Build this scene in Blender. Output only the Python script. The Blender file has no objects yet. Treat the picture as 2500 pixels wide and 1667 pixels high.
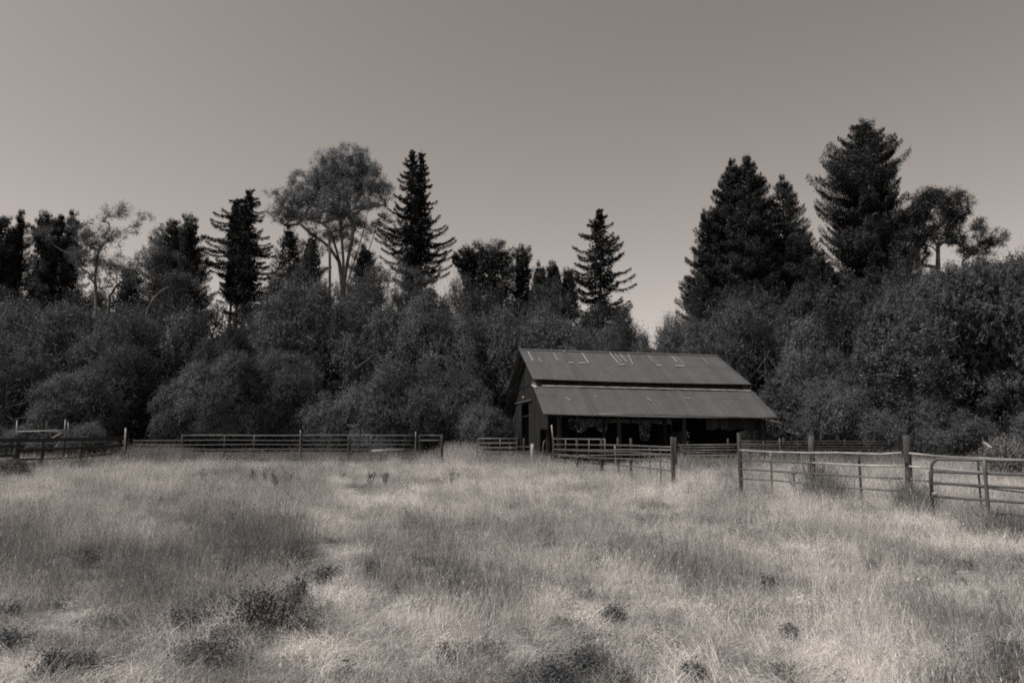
import bpy, math, random
import numpy as np
from mathutils import Vector
R = math.radians
# ------------------------------------------------------------------ camera, sky, sun, exposure
SC = bpy.context.scene
COL = SC.collection
F, HZ, CAMZ = 1805.0, 1065.0, 1.7          # focal length in photo pixels, horizon row, eye height
PITCH = math.atan((HZ - 833.5) / F)
cd = bpy.data.cameras.new('camera'); cam = bpy.data.objects.new('camera', cd); COL.objects.link(cam)
cd.sensor_width = 36; cd.lens = F / 2500 * 36; cd.clip_end = 4000; cd.clip_start = 0.05
cam.location = (0, 0, CAMZ); cam.rotation_euler = (math.pi / 2 + PITCH, 0, 0)
SC.camera = cam
SUN_EL, SUN_AZ = R(56), R(-112)             # azimuth measured from +Y towards +X
W = bpy.data.worlds.new('World'); SC.world = W; W.use_nodes = True
nt = W.node_tree; bg = nt.nodes['Background']
sky = nt.nodes.new('ShaderNodeTexSky'); sky.sky_type = 'NISHITA'; sky.sun_disc = False
sky.sun_elevation = SUN_EL; sky.sun_rotation = SUN_AZ; sky.dust_density = 1.3; sky.air_density = 1.0
sep = nt.nodes.new('ShaderNodeSeparateColor'); nt.links.new(sky.outputs[0], sep.inputs[0])
def wmath(op, a, b):
    n = nt.nodes.new('ShaderNodeMath'); n.operation = op
    for i, v in enumerate((a, b)):
        if isinstance(v, (int, float)): n.inputs[i].default_value = v
        else: nt.links.new(v, n.inputs[i])
    return n.outputs[0]
lum = wmath('ADD', wmath('MULTIPLY', sep.outputs[0], 0.72), wmath('MULTIPLY', sep.outputs[1], 0.28))
comb = nt.nodes.new('ShaderNodeCombineColor')
for i, k in enumerate((1.0, 0.905, 0.84)): nt.links.new(wmath('MULTIPLY', lum, k), comb.inputs[i])
nt.links.new(comb.outputs[0], bg.inputs[0]); bg.inputs[1].default_value = 0.113
ld = bpy.data.lights.new('sun', 'SUN'); ld.energy = 3.0; ld.angle = R(0.5); ld.color = (1.0, 0.955, 0.91)
sun = bpy.data.objects.new('sun', ld); COL.objects.link(sun)
sd = Vector((math.sin(SUN_AZ) * math.cos(SUN_EL), math.cos(SUN_AZ) * math.cos(SUN_EL), math.sin(SUN_EL)))
sun.rotation_euler = sd.to_track_quat('Z', 'Y').to_euler(); sun.location = (0, 0, 60)
SC.view_settings.view_transform = 'Standard'; SC.view_settings.look = 'None'
SC.view_settings.exposure = 0.68; SC.view_settings.gamma = 1.0
SC.cycles.use_denoising = False
SC.cycles.filter_width = 1.9; SC.cycles.max_bounces = 6; SC.cycles.transparent_max_bounces = 8
# ------------------------------------------------------------------ helpers
CP, SP = math.cos(PITCH), math.sin(PITCH)
def ray(px, py):
    u = (833.5 - py) / F; v = (px - 1250) / F
    return np.array([v, CP - u * SP, SP + u * CP])
def at(px, py, Y):
    r = ray(px, py); r = r * (Y / r[1]); return r + np.array([0, 0, CAMZ])
def onplane(px, py, p0, n):
    r = ray(px, py); c = np.array([0, 0, CAMZ]); t = np.dot(p0 - c, n) / np.dot(r, n); return c + r * t
def project(x, y, z):
    z = z - CAMZ; d = y * CP + z * SP; u = -y * SP + z * CP
    return 1250 + F * x / d, 833.5 - F * u / d
def dgrass(py, g=0.35): return (CAMZ - g) * F / (py - HZ)

class MB:
    def __init__(s): s.v = []; s.f = []
    def quad(s, a, b, c, d):
        n = len(s.v); s.v += [tuple(a), tuple(b), tuple(c), tuple(d)]; s.f.append((n, n+1, n+2, n+3))
    def hexa(s, p):                          # 8 corners: 4 bottom, 4 top
        n = len(s.v); s.v += [tuple(map(float, q)) for q in p]
        for f in ((0,3,2,1),(4,5,6,7),(0,1,5,4),(1,2,6,5),(2,3,7,6),(3,0,4,7)): s.f.append(tuple(n+i for i in f))
    def box(s, x0, x1, y0, y1, z0, z1):
        s.hexa([(x0,y0,z0),(x1,y0,z0),(x1,y1,z0),(x0,y1,z0),(x0,y0,z1),(x1,y0,z1),(x1,y1,z1),(x0,y1,z1)])
    def tube(s, pts, rad, n=8, cap=True):
        pts = [np.array(p, float) for p in pts]
        if isinstance(rad, (int, float)): rad = [rad] * len(pts)
        base = len(s.v); up = None
        for i, p in enumerate(pts):
            d = pts[min(i+1, len(pts)-1)] - pts[max(i-1, 0)]; d = d / (np.linalg.norm(d) + 1e-9)
            if up is None:
                up = np.array([0, 0, 1.0]) if abs(d[2]) < .9 else np.array([1.0, 0, 0])
            a = np.cross(d, up); a /= np.linalg.norm(a) + 1e-9; b = np.cross(a, d); up = b
            for k in range(n):
                t = 2 * math.pi * k / n; q = p + (a * math.cos(t) + b * math.sin(t)) * rad[i]; s.v.append(tuple(q))
        for i in range(len(pts)-1):
            for k in range(n):
                k2 = (k+1) % n
                s.f.append((base+i*n+k, base+i*n+k2, base+(i+1)*n+k2, base+(i+1)*n+k))
        if cap:
            s.f.append(tuple(base+k for k in range(n-1, -1, -1))); e = base+(len(pts)-1)*n
            s.f.append(tuple(e+k for k in range(n)))
    def plank(s, p0, p1, th, h, jit=0.0, rng=None):    # board between two points, h vertical, th across
        p0 = np.array(p0, float); p1 = np.array(p1, float); d = p1 - p0; L = np.linalg.norm(d); d /= L
        side = np.cross(d, [0,0,1]); side /= np.linalg.norm(side) + 1e-9; up = np.cross(side, d)
        N = max(1, int(L / .9)) if jit else 1
        js = [0.0] * (N + 1)
        if jit: js = [rng.uniform(-jit, jit) for _ in range(N+1)]
        for i in range(N):
            a = p0 + d * L * i / N + up * js[i]; b = p0 + d * L * (i+1) / N + up * js[i+1]
            lo = -up * h/2; hi = up * h/2; o = side * th/2
            s.hexa([a+lo-o, b+lo-o, b+lo+o, a+lo+o, a+hi-o, b+hi-o, b+hi+o, a+hi+o])
    def mesh(s, name, smooth=False, org=(0,0,0)):
        m = bpy.data.meshes.new(name); o = np.array(org, float)
        v = np.array(s.v, float) - o
        m.from_pydata([tuple(q) for q in v], [], s.f); m.update()
        if smooth: m.shade_smooth()
        return m
def qmesh(name, V):                          # V: (n,4,3) quads, fast
    n = len(V); m = bpy.data.meshes.new(name)
    m.vertices.add(n*4); m.vertices.foreach_set('co', V.astype(np.float32).ravel())
    m.loops.add(n*4); m.loops.foreach_set('vertex_index', np.arange(n*4, dtype=np.int32))
    m.polygons.add(n); m.polygons.foreach_set('loop_start', np.arange(0, n*4, 4, dtype=np.int32))
    m.update(calc_edges=True); return m
def tag(o, label=None, cat=None, group=None, kind=None):
    if label: o['label'] = label
    if cat: o['category'] = cat
    if group: o['group'] = group
    if kind: o['kind'] = kind
    return o
def thing(name, label, cat, loc=(0,0,0), group=None):
    o = bpy.data.objects.new(name, None); COL.objects.link(o); o.location = tuple(map(float, loc)); o.empty_display_size = .3
    return tag(o, label, cat, group)
def part(name, me, mat, parent=None):
    o = bpy.data.objects.new(name, me); COL.objects.link(o)
    if mat and not me.materials: me.materials.append(mat)
    if parent: o.parent = parent
    return o
def norm(a): return a / (np.linalg.norm(a, axis=-1, keepdims=True) + 1e-9)
# ------------------------------------------------------------------ materials (toned monochrome)
def g(v, warm=0.0): return (v * (1 + .045*warm), v * (1 - .005*warm), v * (1 - .055*warm), 1)
def mat(name, lo, hi, scale=(6,6,6), rough=.85, warm=0.3, bump=0, detail=6, kind='noise', coord='Object', spec=.2, contrast=(.3,.7)):
    m = bpy.data.materials.new(name); m.use_nodes = True; t = m.node_tree; b = t.nodes['Principled BSDF']
    b.inputs['Roughness'].default_value = rough; b.inputs['Specular IOR Level'].default_value = spec
    tc = t.nodes.new('ShaderNodeTexCoord'); mp = t.nodes.new('ShaderNodeMapping'); mp.inputs['Scale'].default_value = scale
    t.links.new(tc.outputs[coord], mp.inputs[0])
    n = t.nodes.new('ShaderNodeTexNoise'); n.inputs['Detail'].default_value = detail; n.inputs['Scale'].default_value = 1
    n.inputs['Roughness'].default_value = .65
    t.links.new(mp.outputs[0], n.inputs['Vector'])
    cr = t.nodes.new('ShaderNodeValToRGB'); cr.color_ramp.elements[0].color = g(lo, warm); cr.color_ramp.elements[1].color = g(hi, warm)
    cr.color_ramp.elements[0].position, cr.color_ramp.elements[1].position = contrast
    t.links.new(n.outputs[0], cr.inputs[0]); t.links.new(cr.outputs[0], b.inputs['Base Color'])
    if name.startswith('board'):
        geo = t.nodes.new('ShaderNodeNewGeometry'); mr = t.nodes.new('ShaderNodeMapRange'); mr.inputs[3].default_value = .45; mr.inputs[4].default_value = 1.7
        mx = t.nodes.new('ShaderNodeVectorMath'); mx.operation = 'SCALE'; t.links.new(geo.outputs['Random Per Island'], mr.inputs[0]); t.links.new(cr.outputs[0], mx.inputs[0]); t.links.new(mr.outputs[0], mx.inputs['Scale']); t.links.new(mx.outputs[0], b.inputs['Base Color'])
    if bump:
        bp = t.nodes.new('ShaderNodeBump'); bp.inputs['Strength'].default_value = bump; bp.inputs['Distance'].default_value = .03
        t.links.new(n.outputs[0], bp.inputs['Height']); t.links.new(bp.outputs[0], b.inputs['Normal'])
    return m
def leafmat(name, lo, hi, trans=.25, warm=-1.2, nscale=.35, rough=.7, spread=.45):
    m = bpy.data.materials.new(name); m.use_nodes = True; t = m.node_tree; t.nodes.remove(t.nodes['Principled BSDF'])
    out = t.nodes['Material Output']; geo = t.nodes.new('ShaderNodeNewGeometry'); tc = t.nodes.new('ShaderNodeTexCoord')
    n = t.nodes.new('ShaderNodeTexNoise'); n.inputs['Scale'].default_value = nscale; n.inputs['Detail'].default_value = 3
    t.links.new(geo.outputs['Position'], n.inputs['Vector'])
    mx = t.nodes.new('ShaderNodeMath'); mx.operation = 'MULTIPLY_ADD'; t.links.new(geo.outputs['Random Per Island'], mx.inputs[0])
    mx.inputs[1].default_value = spread
    sub = t.nodes.new('ShaderNodeMath'); sub.operation = 'MULTIPLY_ADD'; t.links.new(n.outputs[0], sub.inputs[0]); sub.inputs[1].default_value = 1.3; sub.inputs[2].default_value = -.38
    t.links.new(sub.outputs[0], mx.inputs[2])
    cr = t.nodes.new('ShaderNodeValToRGB'); cr.color_ramp.elements[0].color = g(lo, warm); cr.color_ramp.elements[1].color = g(hi, warm)
    t.links.new(mx.outputs[0], cr.inputs[0])
    d = t.nodes.new('ShaderNodeBsdfDiffuse'); tr = t.nodes.new('ShaderNodeBsdfTranslucent'); gl = t.nodes.new('ShaderNodeBsdfGlossy')
    gl.inputs['Roughness'].default_value = .45; gl.inputs['Color'].default_value = (.5,.5,.5,1)
    t.links.new(cr.outputs[0], d.inputs[0]); t.links.new(cr.outputs[0], tr.inputs[0])
    m1 = t.nodes.new('ShaderNodeMixShader'); m1.inputs[0].default_value = trans; t.links.new(d.outputs[0], m1.inputs[1]); t.links.new(tr.outputs[0], m1.inputs[2])
    m2 = t.nodes.new('ShaderNodeMixShader'); m2.inputs[0].default_value = .02; t.links.new(m1.outputs[0], m2.inputs[1]); t.links.new(gl.outputs[0], m2.inputs[2])
    t.links.new(m2.outputs[0], out.inputs[0]); return m
M = dict(
    wood_dark=mat('wood_dark', .014, .042, (3,3,14), warm=0, bump=.3),
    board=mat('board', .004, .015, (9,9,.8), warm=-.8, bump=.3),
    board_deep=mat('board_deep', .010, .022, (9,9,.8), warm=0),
    post=mat('post', .018, .07, (14,14,2), warm=.2, bump=.5),
    post_pale=mat('post_pale', .16, .34, (14,14,2), warm=.5, bump=.4),
    pipe=mat('pipe', .035, .12, (5,5,5), rough=.45, warm=.2, spec=.5),
    pipe_pale=mat('pipe_pale', .16, .38, (3,3,3), rough=.4, warm=.5, spec=.5),
    pipe_dark=mat('pipe_dark', .035, .09, (5,5,5), rough=.5, warm=0, spec=.4),
    bark=mat('bark', .03, .10, (5,5,1.2), warm=.1, bump=.4),
    bark_pale=mat('bark_pale', .06, .17, (5,5,1.2), warm=.3, bump=.4),
    stick=mat('stick', .10, .30, (6,6,6), warm=.4),
    bare=mat('bare_metal', .17, .36, (4,4,4), rough=.45, warm=.6, spec=.5),
    rock=mat('rock', .35, .6, (6,6,6), warm=.5, bump=.4),
    willow=leafmat('willow_leaf', .030, .155, .25, nscale=.22, spread=.25),
    willow_b=leafmat('willow_leaf_bright', .045, .18, .25, nscale=.4, spread=.25),
    bush=leafmat('bush_leaf', .04, .15, .25, nscale=.5, spread=.3),
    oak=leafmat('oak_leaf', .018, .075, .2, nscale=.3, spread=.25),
    maple=leafmat('maple_leaf', .032, .125, .2, nscale=.3, spread=.22),
    conifer=leafmat('needles', .010, .045, .05, nscale=.3, spread=.25),
    conifer2=leafmat('needles_grey', .016, .058, .08, nscale=.3, spread=.25),
    pine=leafmat('pine_needles', .11, .30, .2, nscale=.3, spread=.3),
    weed=leafmat('weed_leaf', .05, .15, .2, nscale=2),
    brush=leafmat('brush_leaf', .06, .22, .3, warm=.4, nscale=2),
)
# ------------------------------------------------------------------ ground
rng = random.Random(7); nr = np.random.RandomState(11)
def ground_mat():
    m = bpy.data.materials.new('dry_soil'); m.use_nodes = True; t = m.node_tree; b = t.nodes['Principled BSDF']
    b.inputs['Roughness'].default_value = .95; b.inputs['Specular IOR Level'].default_value = .05
    geo = t.nodes.new('ShaderNodeNewGeometry')
    def nz(s, d):
        n = t.nodes.new('ShaderNodeTexNoise'); n.inputs['Scale'].default_value = s; n.inputs['Detail'].default_value = d; n.inputs['Roughness'].default_value = .7
        t.links.new(geo.outputs['Position'], n.inputs['Vector']); return n
    a = nz(.35, 4); c = nz(9, 8)
    mx = t.nodes.new('ShaderNodeMath'); mx.operation = 'MULTIPLY_ADD'; mx.inputs[1].default_value = .5
    t.links.new(a.outputs[0], mx.inputs[0]); t.links.new(c.outputs[0], mx.inputs[2])
    cr = t.nodes.new('ShaderNodeValToRGB'); cr.color_ramp.elements[0].color = g(.05, .3); cr.color_ramp.elements[0].position = .5
    cr.color_ramp.elements[1].color = g(.34, .6); cr.color_ramp.elements[1].position = .88
    t.links.new(mx.outputs[0], cr.inputs[0])
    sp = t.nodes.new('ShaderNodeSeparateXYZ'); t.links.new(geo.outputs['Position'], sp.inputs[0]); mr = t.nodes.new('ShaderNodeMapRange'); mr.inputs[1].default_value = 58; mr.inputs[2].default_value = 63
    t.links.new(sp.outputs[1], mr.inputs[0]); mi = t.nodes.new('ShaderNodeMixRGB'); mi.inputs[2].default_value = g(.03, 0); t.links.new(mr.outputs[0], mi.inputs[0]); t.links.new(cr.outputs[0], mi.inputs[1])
    t.links.new(mi.outputs[0], b.inputs['Base Color'])
    bp = t.nodes.new('ShaderNodeBump'); bp.inputs['Strength'].default_value = .6; bp.inputs['Distance'].default_value = .05
    t.links.new(c.outputs[0], bp.inputs['Height']); t.links.new(bp.outputs[0], b.inputs['Normal']); return m
def gz(x, y):                                # gentle undulation of the near field
    w = np.clip((26 - y) / 14, 0, 1)
    return w * (.07*np.sin(x*.8+1.3)*np.cos(y*.7) + .05*np.sin(x*1.7+y*1.1))
xs = np.concatenate([[-2500,-600,-150], np.linspace(-60,60,161), [150,600,2500]])
ys = np.concatenate([[-600,-60], np.linspace(-6,60,120), [120,300,900,3000]])
X, Y = np.meshgrid(xs, ys); Z = gz(X, Y)
gv = np.stack([X, Y, Z], -1).reshape(-1,3); nx = len(xs)
gf = [(j*nx+i, j*nx+i+1, (j+1)*nx+i+1, (j+1)*nx+i) for j in range(len(ys)-1) for i in range(nx-1)]
gm = bpy.data.meshes.new('ground'); gm.from_pydata(gv.tolist(), [], gf); gm.shade_smooth()
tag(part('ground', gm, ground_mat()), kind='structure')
# ------------------------------------------------------------------ barn
BO = np.array([.444, 47.45, 0.0]); YAW, TILT, BL = .1615, -.012, 13.55
BA = np.array([math.cos(YAW)*math.cos(TILT), math.sin(YAW)*math.cos(TILT), math.sin(TILT)]); BN = np.array([math.sin(YAW), -math.cos(YAW), 0.0])
def B(a, s, z): return BO + BA*a + BN*s + np.array([0,0,z])
ZR, SU, ZU, ST, ZT, SE, ZE = 7.27, 4.72, 5.013, 4.30, 4.78, 7.56, 2.91
def barn():
    T = thing('barn', 'dark weathered board barn with broken metal roof and open side', 'barn', BO)
    r = random.Random(3)
    def P(name, mb, m, par=T, smooth=False):
        return part(name, mb.mesh(name, smooth, BO), m, par)
    # roofing material
    m = bpy.data.materials.new('roof_metal'); m.use_nodes = True; t = m.node_tree; b = t.nodes['Principled BSDF']
    b.inputs['Roughness'].default_value = .6; b.inputs['Specular IOR Level'].default_value = .25
    uv = t.nodes.new('ShaderNodeUVMap'); sx = t.nodes.new('ShaderNodeSeparateXYZ'); t.links.new(uv.outputs[0], sx.inputs[0])
    def mth(op, a, c=None, d=None):
        n = t.nodes.new('ShaderNodeMath'); n.operation = op
        for i, v in enumerate((a, c, d)):
            if v is None: continue
            if isinstance(v, (int, float)): n.inputs[i].default_value = v
            else: t.links.new(v, n.inputs[i])
        return n.outputs[0]
    sheet = mth('FLOOR', mth('DIVIDE', sx.outputs[0], .66)); wn = t.nodes.new('ShaderNodeTexWhiteNoise'); wn.noise_dimensions = '1D'; t.links.new(sheet, wn.inputs['W'])
    def nz(sc, d):
        mp = t.nodes.new('ShaderNodeMapping'); mp.inputs['Scale'].default_value = sc; t.links.new(uv.outputs[0], mp.inputs[0])
        n = t.nodes.new('ShaderNodeTexNoise'); n.inputs['Scale'].default_value = 1; n.inputs['Detail'].default_value = d; n.inputs['Roughness'].default_value = .7
        t.links.new(mp.outputs[0], n.inputs['Vector']); return n.outputs[0]
    v = mth('MULTIPLY_ADD', wn.outputs[0], .10, mth('MULTIPLY_ADD', nz((7, .45, 1), 6), .62, mth('MULTIPLY', nz((.5, .5, 1), 5), .45)))
    cr = t.nodes.new('ShaderNodeValToRGB'); cr.color_ramp.elements[0].color = g(.044, -.3); cr.color_ramp.elements[0].position = .38
    cr.color_ramp.elements[1].color = g(.082, -.5); cr.color_ramp.elements[1].position = .72; t.links.new(v, cr.inputs[0])
    fr = mth('FRACT', mth('DIVIDE', sx.outputs[0], .66)); seam = mth('LESS_THAN', fr, .035)
    mx = t.nodes.new('ShaderNodeMixRGB'); mx.inputs[2].default_value = g(.06, 0); t.links.new(mth('MULTIPLY', seam, .22), mx.inputs[0]); t.links.new(cr.outputs[0], mx.inputs[1])
    t.links.new(mx.outputs[0], b.inputs['Base Color'])
    wv = mth('SINE', mth('MULTIPLY', sx.outputs[0], 2*math.pi/.076)); bp = t.nodes.new('ShaderNodeBump'); bp.inputs['Strength'].default_value = .5; bp.inputs['Distance'].default_value = .012
    t.links.new(wv, bp.inputs['Height']); t.links.new(bp.outputs[0], b.inputs['Normal'])
    MR = m
    def sheetrow(name, a0, a1, s0, z0, s1, z1, sag=.05, curl=None, lift=0, seed=0):
        q = random.Random(seed); N = int((a1-a0)/.33); K = 4
        V = []; UV = []
        for i in range(N+1):
            a = a0 + (a1-a0)*i/N; f = i/N
            for k in range(K+1):
                h = k/K; s = s0+(s1-s0)*h; z = z0+(z1-z0)*h + lift
                z -= sag*math.sin(math.pi*f)*(.4+.6*h) ; z += q.uniform(-.002,.002)
                if k == K: s += q.uniform(-.02,.02)*np.sign(s1); 
                if curl and k == 0: z += curl(f)
                V.append(B(a, s, z)); UV.append((a, h*abs(s1-s0)*1.1))
        n1 = len(V); V2 = [v - np.array([0,0,.018]) for v in V]
        fs = []
        for i in range(N):
            for k in range(K):
                a = i*(K+1)+k; q4 = (a, a+1, a+K+2, a+K+1)
                if s1 < s0: q4 = q4[::-1]
                fs.append(q4); fs.append(tuple(x+n1 for x in q4[::-1]))
        def wall(e):
            for x, y in e: fs.append((x, y, y+n1, x+n1))
        wall([(i*(K+1)+K, (i+1)*(K+1)+K) for i in range(N)]); wall([((i+1)*(K+1), i*(K+1)) for i in range(N)])
        wall([(k, k+1) for k in range(K)]); wall([(N*(K+1)+k+1, N*(K+1)+k) for k in range(K)])
        me = bpy.data.meshes.new(name); me.from_pydata([tuple(x-BO) for x in V+V2], [], fs)
        ul = me.uv_layers.new(name='UVMap'); U = UV+UV
        for l in me.loops: ul.data[l.index].uv = U[l.vertex_index]
        return part(name, me, MR, T)
    def lerp(h): return SU*h, ZR+(ZU-ZR)*h
    s, z = lerp(.45)
    for sg in (1, -1):
        sheetrow('roof_sheeting', 0, BL, 0, ZR, sg*lerp(.47)[0], lerp(.47)[1], .04, lift=.012, seed=1+sg)
        sheetrow('roof_sheeting', 0.01, BL-.01, sg*lerp(.43)[0], lerp(.43)[1], sg*SU, ZU, .05, seed=5+sg)
        cz = lambda f: .10*math.exp(-((f-.01)/.018)**2)+.012*math.sin(f*37)
        m1 = .37; s_, z_ = ST+(SE-ST)*m1, ZT+(ZE-ZT)*m1
        sheetrow('lower_roof_sheeting', 0.02, BL+.12, sg*ST, ZT, sg*(s_+.1), z_-.05, .05, curl=cz, lift=.012, seed=9+sg)
        sheetrow('lower_roof_sheeting', 0.03, BL+.11, sg*s_, z_, sg*SE, ZE, .07, seed=13+sg)
    # ridge cap
    mb = MB(); 
    for sg in (1,-1):
        mb.hexa([B(0,0,ZR+.03),B(BL,0,ZR+.03),B(BL,sg*.2,ZR-.05),B(0,sg*.2,ZR-.05),B(0,0,ZR+.045),B(BL,0,ZR+.045),B(BL,sg*.2,ZR-.035),B(0,sg*.2,ZR-.035)])
    P('ridge_cap', mb, M['pipe'])
    # bare metal strips and laps on the near upper slope; plane of that slope
    n_up = np.cross(BA, B(0,SU,ZU)-B(0,0,ZR)); n_up /= np.linalg.norm(n_up)
    if n_up[2] < 0: n_up = -n_up
    def strip(px0,py0,px1,py1,w, name='bare_strip', p0=None, nn=None, m='bare'):
        p0 = B(0,0,ZR+.028) if p0 is None else p0; nn = n_up if nn is None else nn
        a = onplane(px0,py0,p0,nn)+nn*.018; c = onplane(px1,py1,p0,nn)+nn*.018
        d = norm(c-a); sd_ = np.cross(nn, d)*w/2; q = MB(); th = nn*.006
        q.hexa([a-sd_,c-sd_,c+sd_,a+sd_,a-sd_+th,c-sd_+th,c+sd_+th,a+sd_+th]); P(name, q, M[m])
    strip(1289,858,1301,881,.06); strip(1315,873,1322,884,.04,m='pipe_pale'); strip(1351,862,1362,880,.035,m='pipe_pale')
    strip(1421,862,1437,887,.06); strip(1489,862,1510,887,.07,m='pipe_pale'); strip(1501,864,1518,884,.04); strip(1513,864,1530,884,.05)
    strip(1533,865,1545,890,.04,m='pipe_pale'); strip(1639,868,1653,884,.05); strip(1582,868,1594,882,.03,m='pipe_pale'); strip(1648,869,1672,889,.04,m='pipe_pale'); strip(1712,872,1730,888,.03,m='pipe_pale')
    for x0,x1,y in ((1388,1401,885.5),(1412,1430,886.2),(1511,1524,889.5),(1603,1616,892),(1648,1671,893)): strip(x0,y,x1,y+.6,.13,'bare_lap')
    strip(1374,858,1379,858.4,.12,'bare_lap')
    # flashing along the top of the lower roof
    p_lo = B(0,ST,ZT+.024); n_lo = np.cross(BA, B(0,SE,ZE)-B(0,ST,ZT)); n_lo /= np.linalg.norm(n_lo); n_lo *= np.sign(n_lo[2])
    mb = MB(); N = 40
    for i in range(N):
        a0 = .55+(BL-.6)*i/N; a1 = .55+(BL-.6)*(i+1)/N; w0 = .07+.05*r.random(); zz = ZT+(ZE-ZT)*((4.66-ST)/(SE-ST))+.05
        mb.hexa([B(a0,4.62,zz+.03),B(a1,4.62,zz+.03),B(a1,4.66+w0,zz-.035),B(a0,4.66+w0,zz-.035),B(a0,4.62,zz+.05),B(a1,4.62,zz+.05),B(a1,4.66+w0,zz-.015),B(a0,4.66+w0,zz-.015)])
    P('flashing', mb, M['pipe_pale'])
    strip(1299,939,1309,946,.22,'bent_flashing',p_lo+n_lo*.03,n_lo)
    strip(1381,970,1392,978,.05,'bare_strip',p_lo,n_lo); strip(1580,972,1590,979,.06,'bare_strip',p_lo,n_lo); strip(1672,972,1684,973,.07,'bare_lap',p_lo,n_lo); strip(1452,968,1459,968.3,.06,'bare_lap',p_lo,n_lo)
    # gutter hung under the eave, with a broken downpipe end
    e0 = onplane(1456,1010.5,B(0,SE+.03,0),BN)
    pts = [onplane(x,y,B(0,SE+.05,0),BN) for x,y in ((1456,1010.5),(1560,1011.3),(1640,1013),(1760,1016.5),(1850,1019.3),(1899,1018.7))]
    mb = MB(); mb.tube(pts, .038, 8); mb.tube([pts[0], pts[0]+np.array([0,0,-.12])], .03, 6); P('gutter', mb, M['pipe'], smooth=True)
    mb = MB(); d0 = onplane(1878,1025.5,B(0,SE-.1,0),BN); d1 = onplane(1905,1031.5,B(0,SE-.1,0),BN); mb.tube([d0,d1], .06, 8); mb.tube([d0, d0+(pts[4]-d0)*.95], .012, 5)
    P('broken_downpipe', mb, M['bare'], smooth=True)
    # gable walls: vertical boards
    AW = .62; pw = B(AW,0,0)
    def sw(px,py):
        q = onplane(px,py,pw,BA) - pw; return float(np.dot(q,BN)), float(q[2])
    wr, zwr = sw(1340,1047); wl, zwl = sw(1238,1045); mr,_ = sw(1318,1080); ml,_ = sw(1250,1080)
    dl,_ = sw(1277,1040); dr,_ = sw(1292,1040); _,dz = sw(1285,985)
    def roofz(s, off=.08):
        s = abs(s)
        if s <= SU-.3: return ZR+(ZU-ZR)*s/SU-off
        return ZT+(ZE-ZT)*(s-ST)/(SE-ST)-off
    def boards(a, s_lo, s_hi, top, bot, th=.03, w=.19, seed=0, gap=.012, hole=None, axis='s', m='board', name='wall', miss=0):
        q = random.Random(seed); mb = MB(); s = s_lo
        while s < s_hi-.03:
            ww = min(w*q.uniform(.8,1.2), s_hi-s); s2 = s+ww-gap; o = q.uniform(-.008,.008)
            zt0, zt1 = top(s), top(s2); zb = bot((s+s2)/2)+q.uniform(-.03,.03)
            if hole and hole[0] < (s+s2)/2 < hole[1]: zb = max(zb, hole[2])
            if q.random() > miss and min(zt0,zt1) > zb+.05:
                if axis == 's': C = lambda ss,zz,t_: B(a+o+t_, ss, zz)
                else: C = lambda ss,zz,t_: B(ss, a+o+t_, zz)
                mb.hexa([C(s,zb,0),C(s2,zb,0),C(s2,zb,th),C(s,zb,th),C(s,zt0,0),C(s2,zt1,0),C(s2,zt1,th),C(s,zt0,th)])
            s += ww
        return P(name, mb, M[m])
    seamz = sw(1280,942)[1]
    fbot = lambda s: -.1 if ml < s < mr else zwr
    def ftop(s):
        # outer slanted edge of the wings
        e = wr if s > 0 else -wl
        return min(roofz(s), zwr + max(0, (e-abs(s)))*2.2)
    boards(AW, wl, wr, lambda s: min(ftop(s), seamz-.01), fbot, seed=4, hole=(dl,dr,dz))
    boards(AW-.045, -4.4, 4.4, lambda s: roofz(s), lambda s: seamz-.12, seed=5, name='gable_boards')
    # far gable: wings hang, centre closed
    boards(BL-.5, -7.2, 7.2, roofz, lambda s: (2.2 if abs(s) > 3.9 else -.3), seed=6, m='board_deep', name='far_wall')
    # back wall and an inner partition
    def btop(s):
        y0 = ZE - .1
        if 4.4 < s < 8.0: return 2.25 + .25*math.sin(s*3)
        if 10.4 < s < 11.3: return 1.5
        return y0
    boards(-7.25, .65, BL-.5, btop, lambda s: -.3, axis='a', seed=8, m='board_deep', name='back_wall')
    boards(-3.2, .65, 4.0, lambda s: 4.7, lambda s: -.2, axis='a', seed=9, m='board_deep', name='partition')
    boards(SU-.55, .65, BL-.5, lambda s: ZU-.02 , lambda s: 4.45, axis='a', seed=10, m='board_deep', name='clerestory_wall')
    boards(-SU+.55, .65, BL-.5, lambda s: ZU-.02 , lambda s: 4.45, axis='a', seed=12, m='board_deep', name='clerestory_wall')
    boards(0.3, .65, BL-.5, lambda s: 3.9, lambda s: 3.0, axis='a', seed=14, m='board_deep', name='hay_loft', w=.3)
    mb = MB(); mb.hexa([B(.65,-4.2,3.0),B(BL-.5,-4.2,3.0),B(BL-.5,4.2,3.0),B(.65,4.2,3.0),B(.65,-4.2,3.06),B(BL-.5,-4.2,3.06),B(BL-.5,4.2,3.06),B(.65,4.2,3.06)]); P('loft_floor', mb, M['board_deep'])
    # door track, leaf and lamp
    t0 = onplane(1254,985.5,B(AW-.12,0,0),BA); t1 = onplane(1297,975.5,B(AW-.12,0,0),BA)
    mb = MB(); mb.plank(t0,t1,.05,.09); P('door_track', mb, M['pipe'])
    lm = MB(); s = dl-1.35
    q = random.Random(2)
    while s < dl-.02:
        w_ = .2; zt = sw(1265,988)[1]; lm.hexa([B(AW-.10,s,.05),B(AW-.10,s+w_-.015,.05),B(AW-.07,s+w_-.015,.05),B(AW-.07,s,.05),B(AW-.10,s,zt),B(AW-.10,s+w_-.015,zt),B(AW-.07,s+w_-.015,zt),B(AW-.07,s,zt)]); s += w_
    D = P('sliding_door', lm, M['board'])
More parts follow.
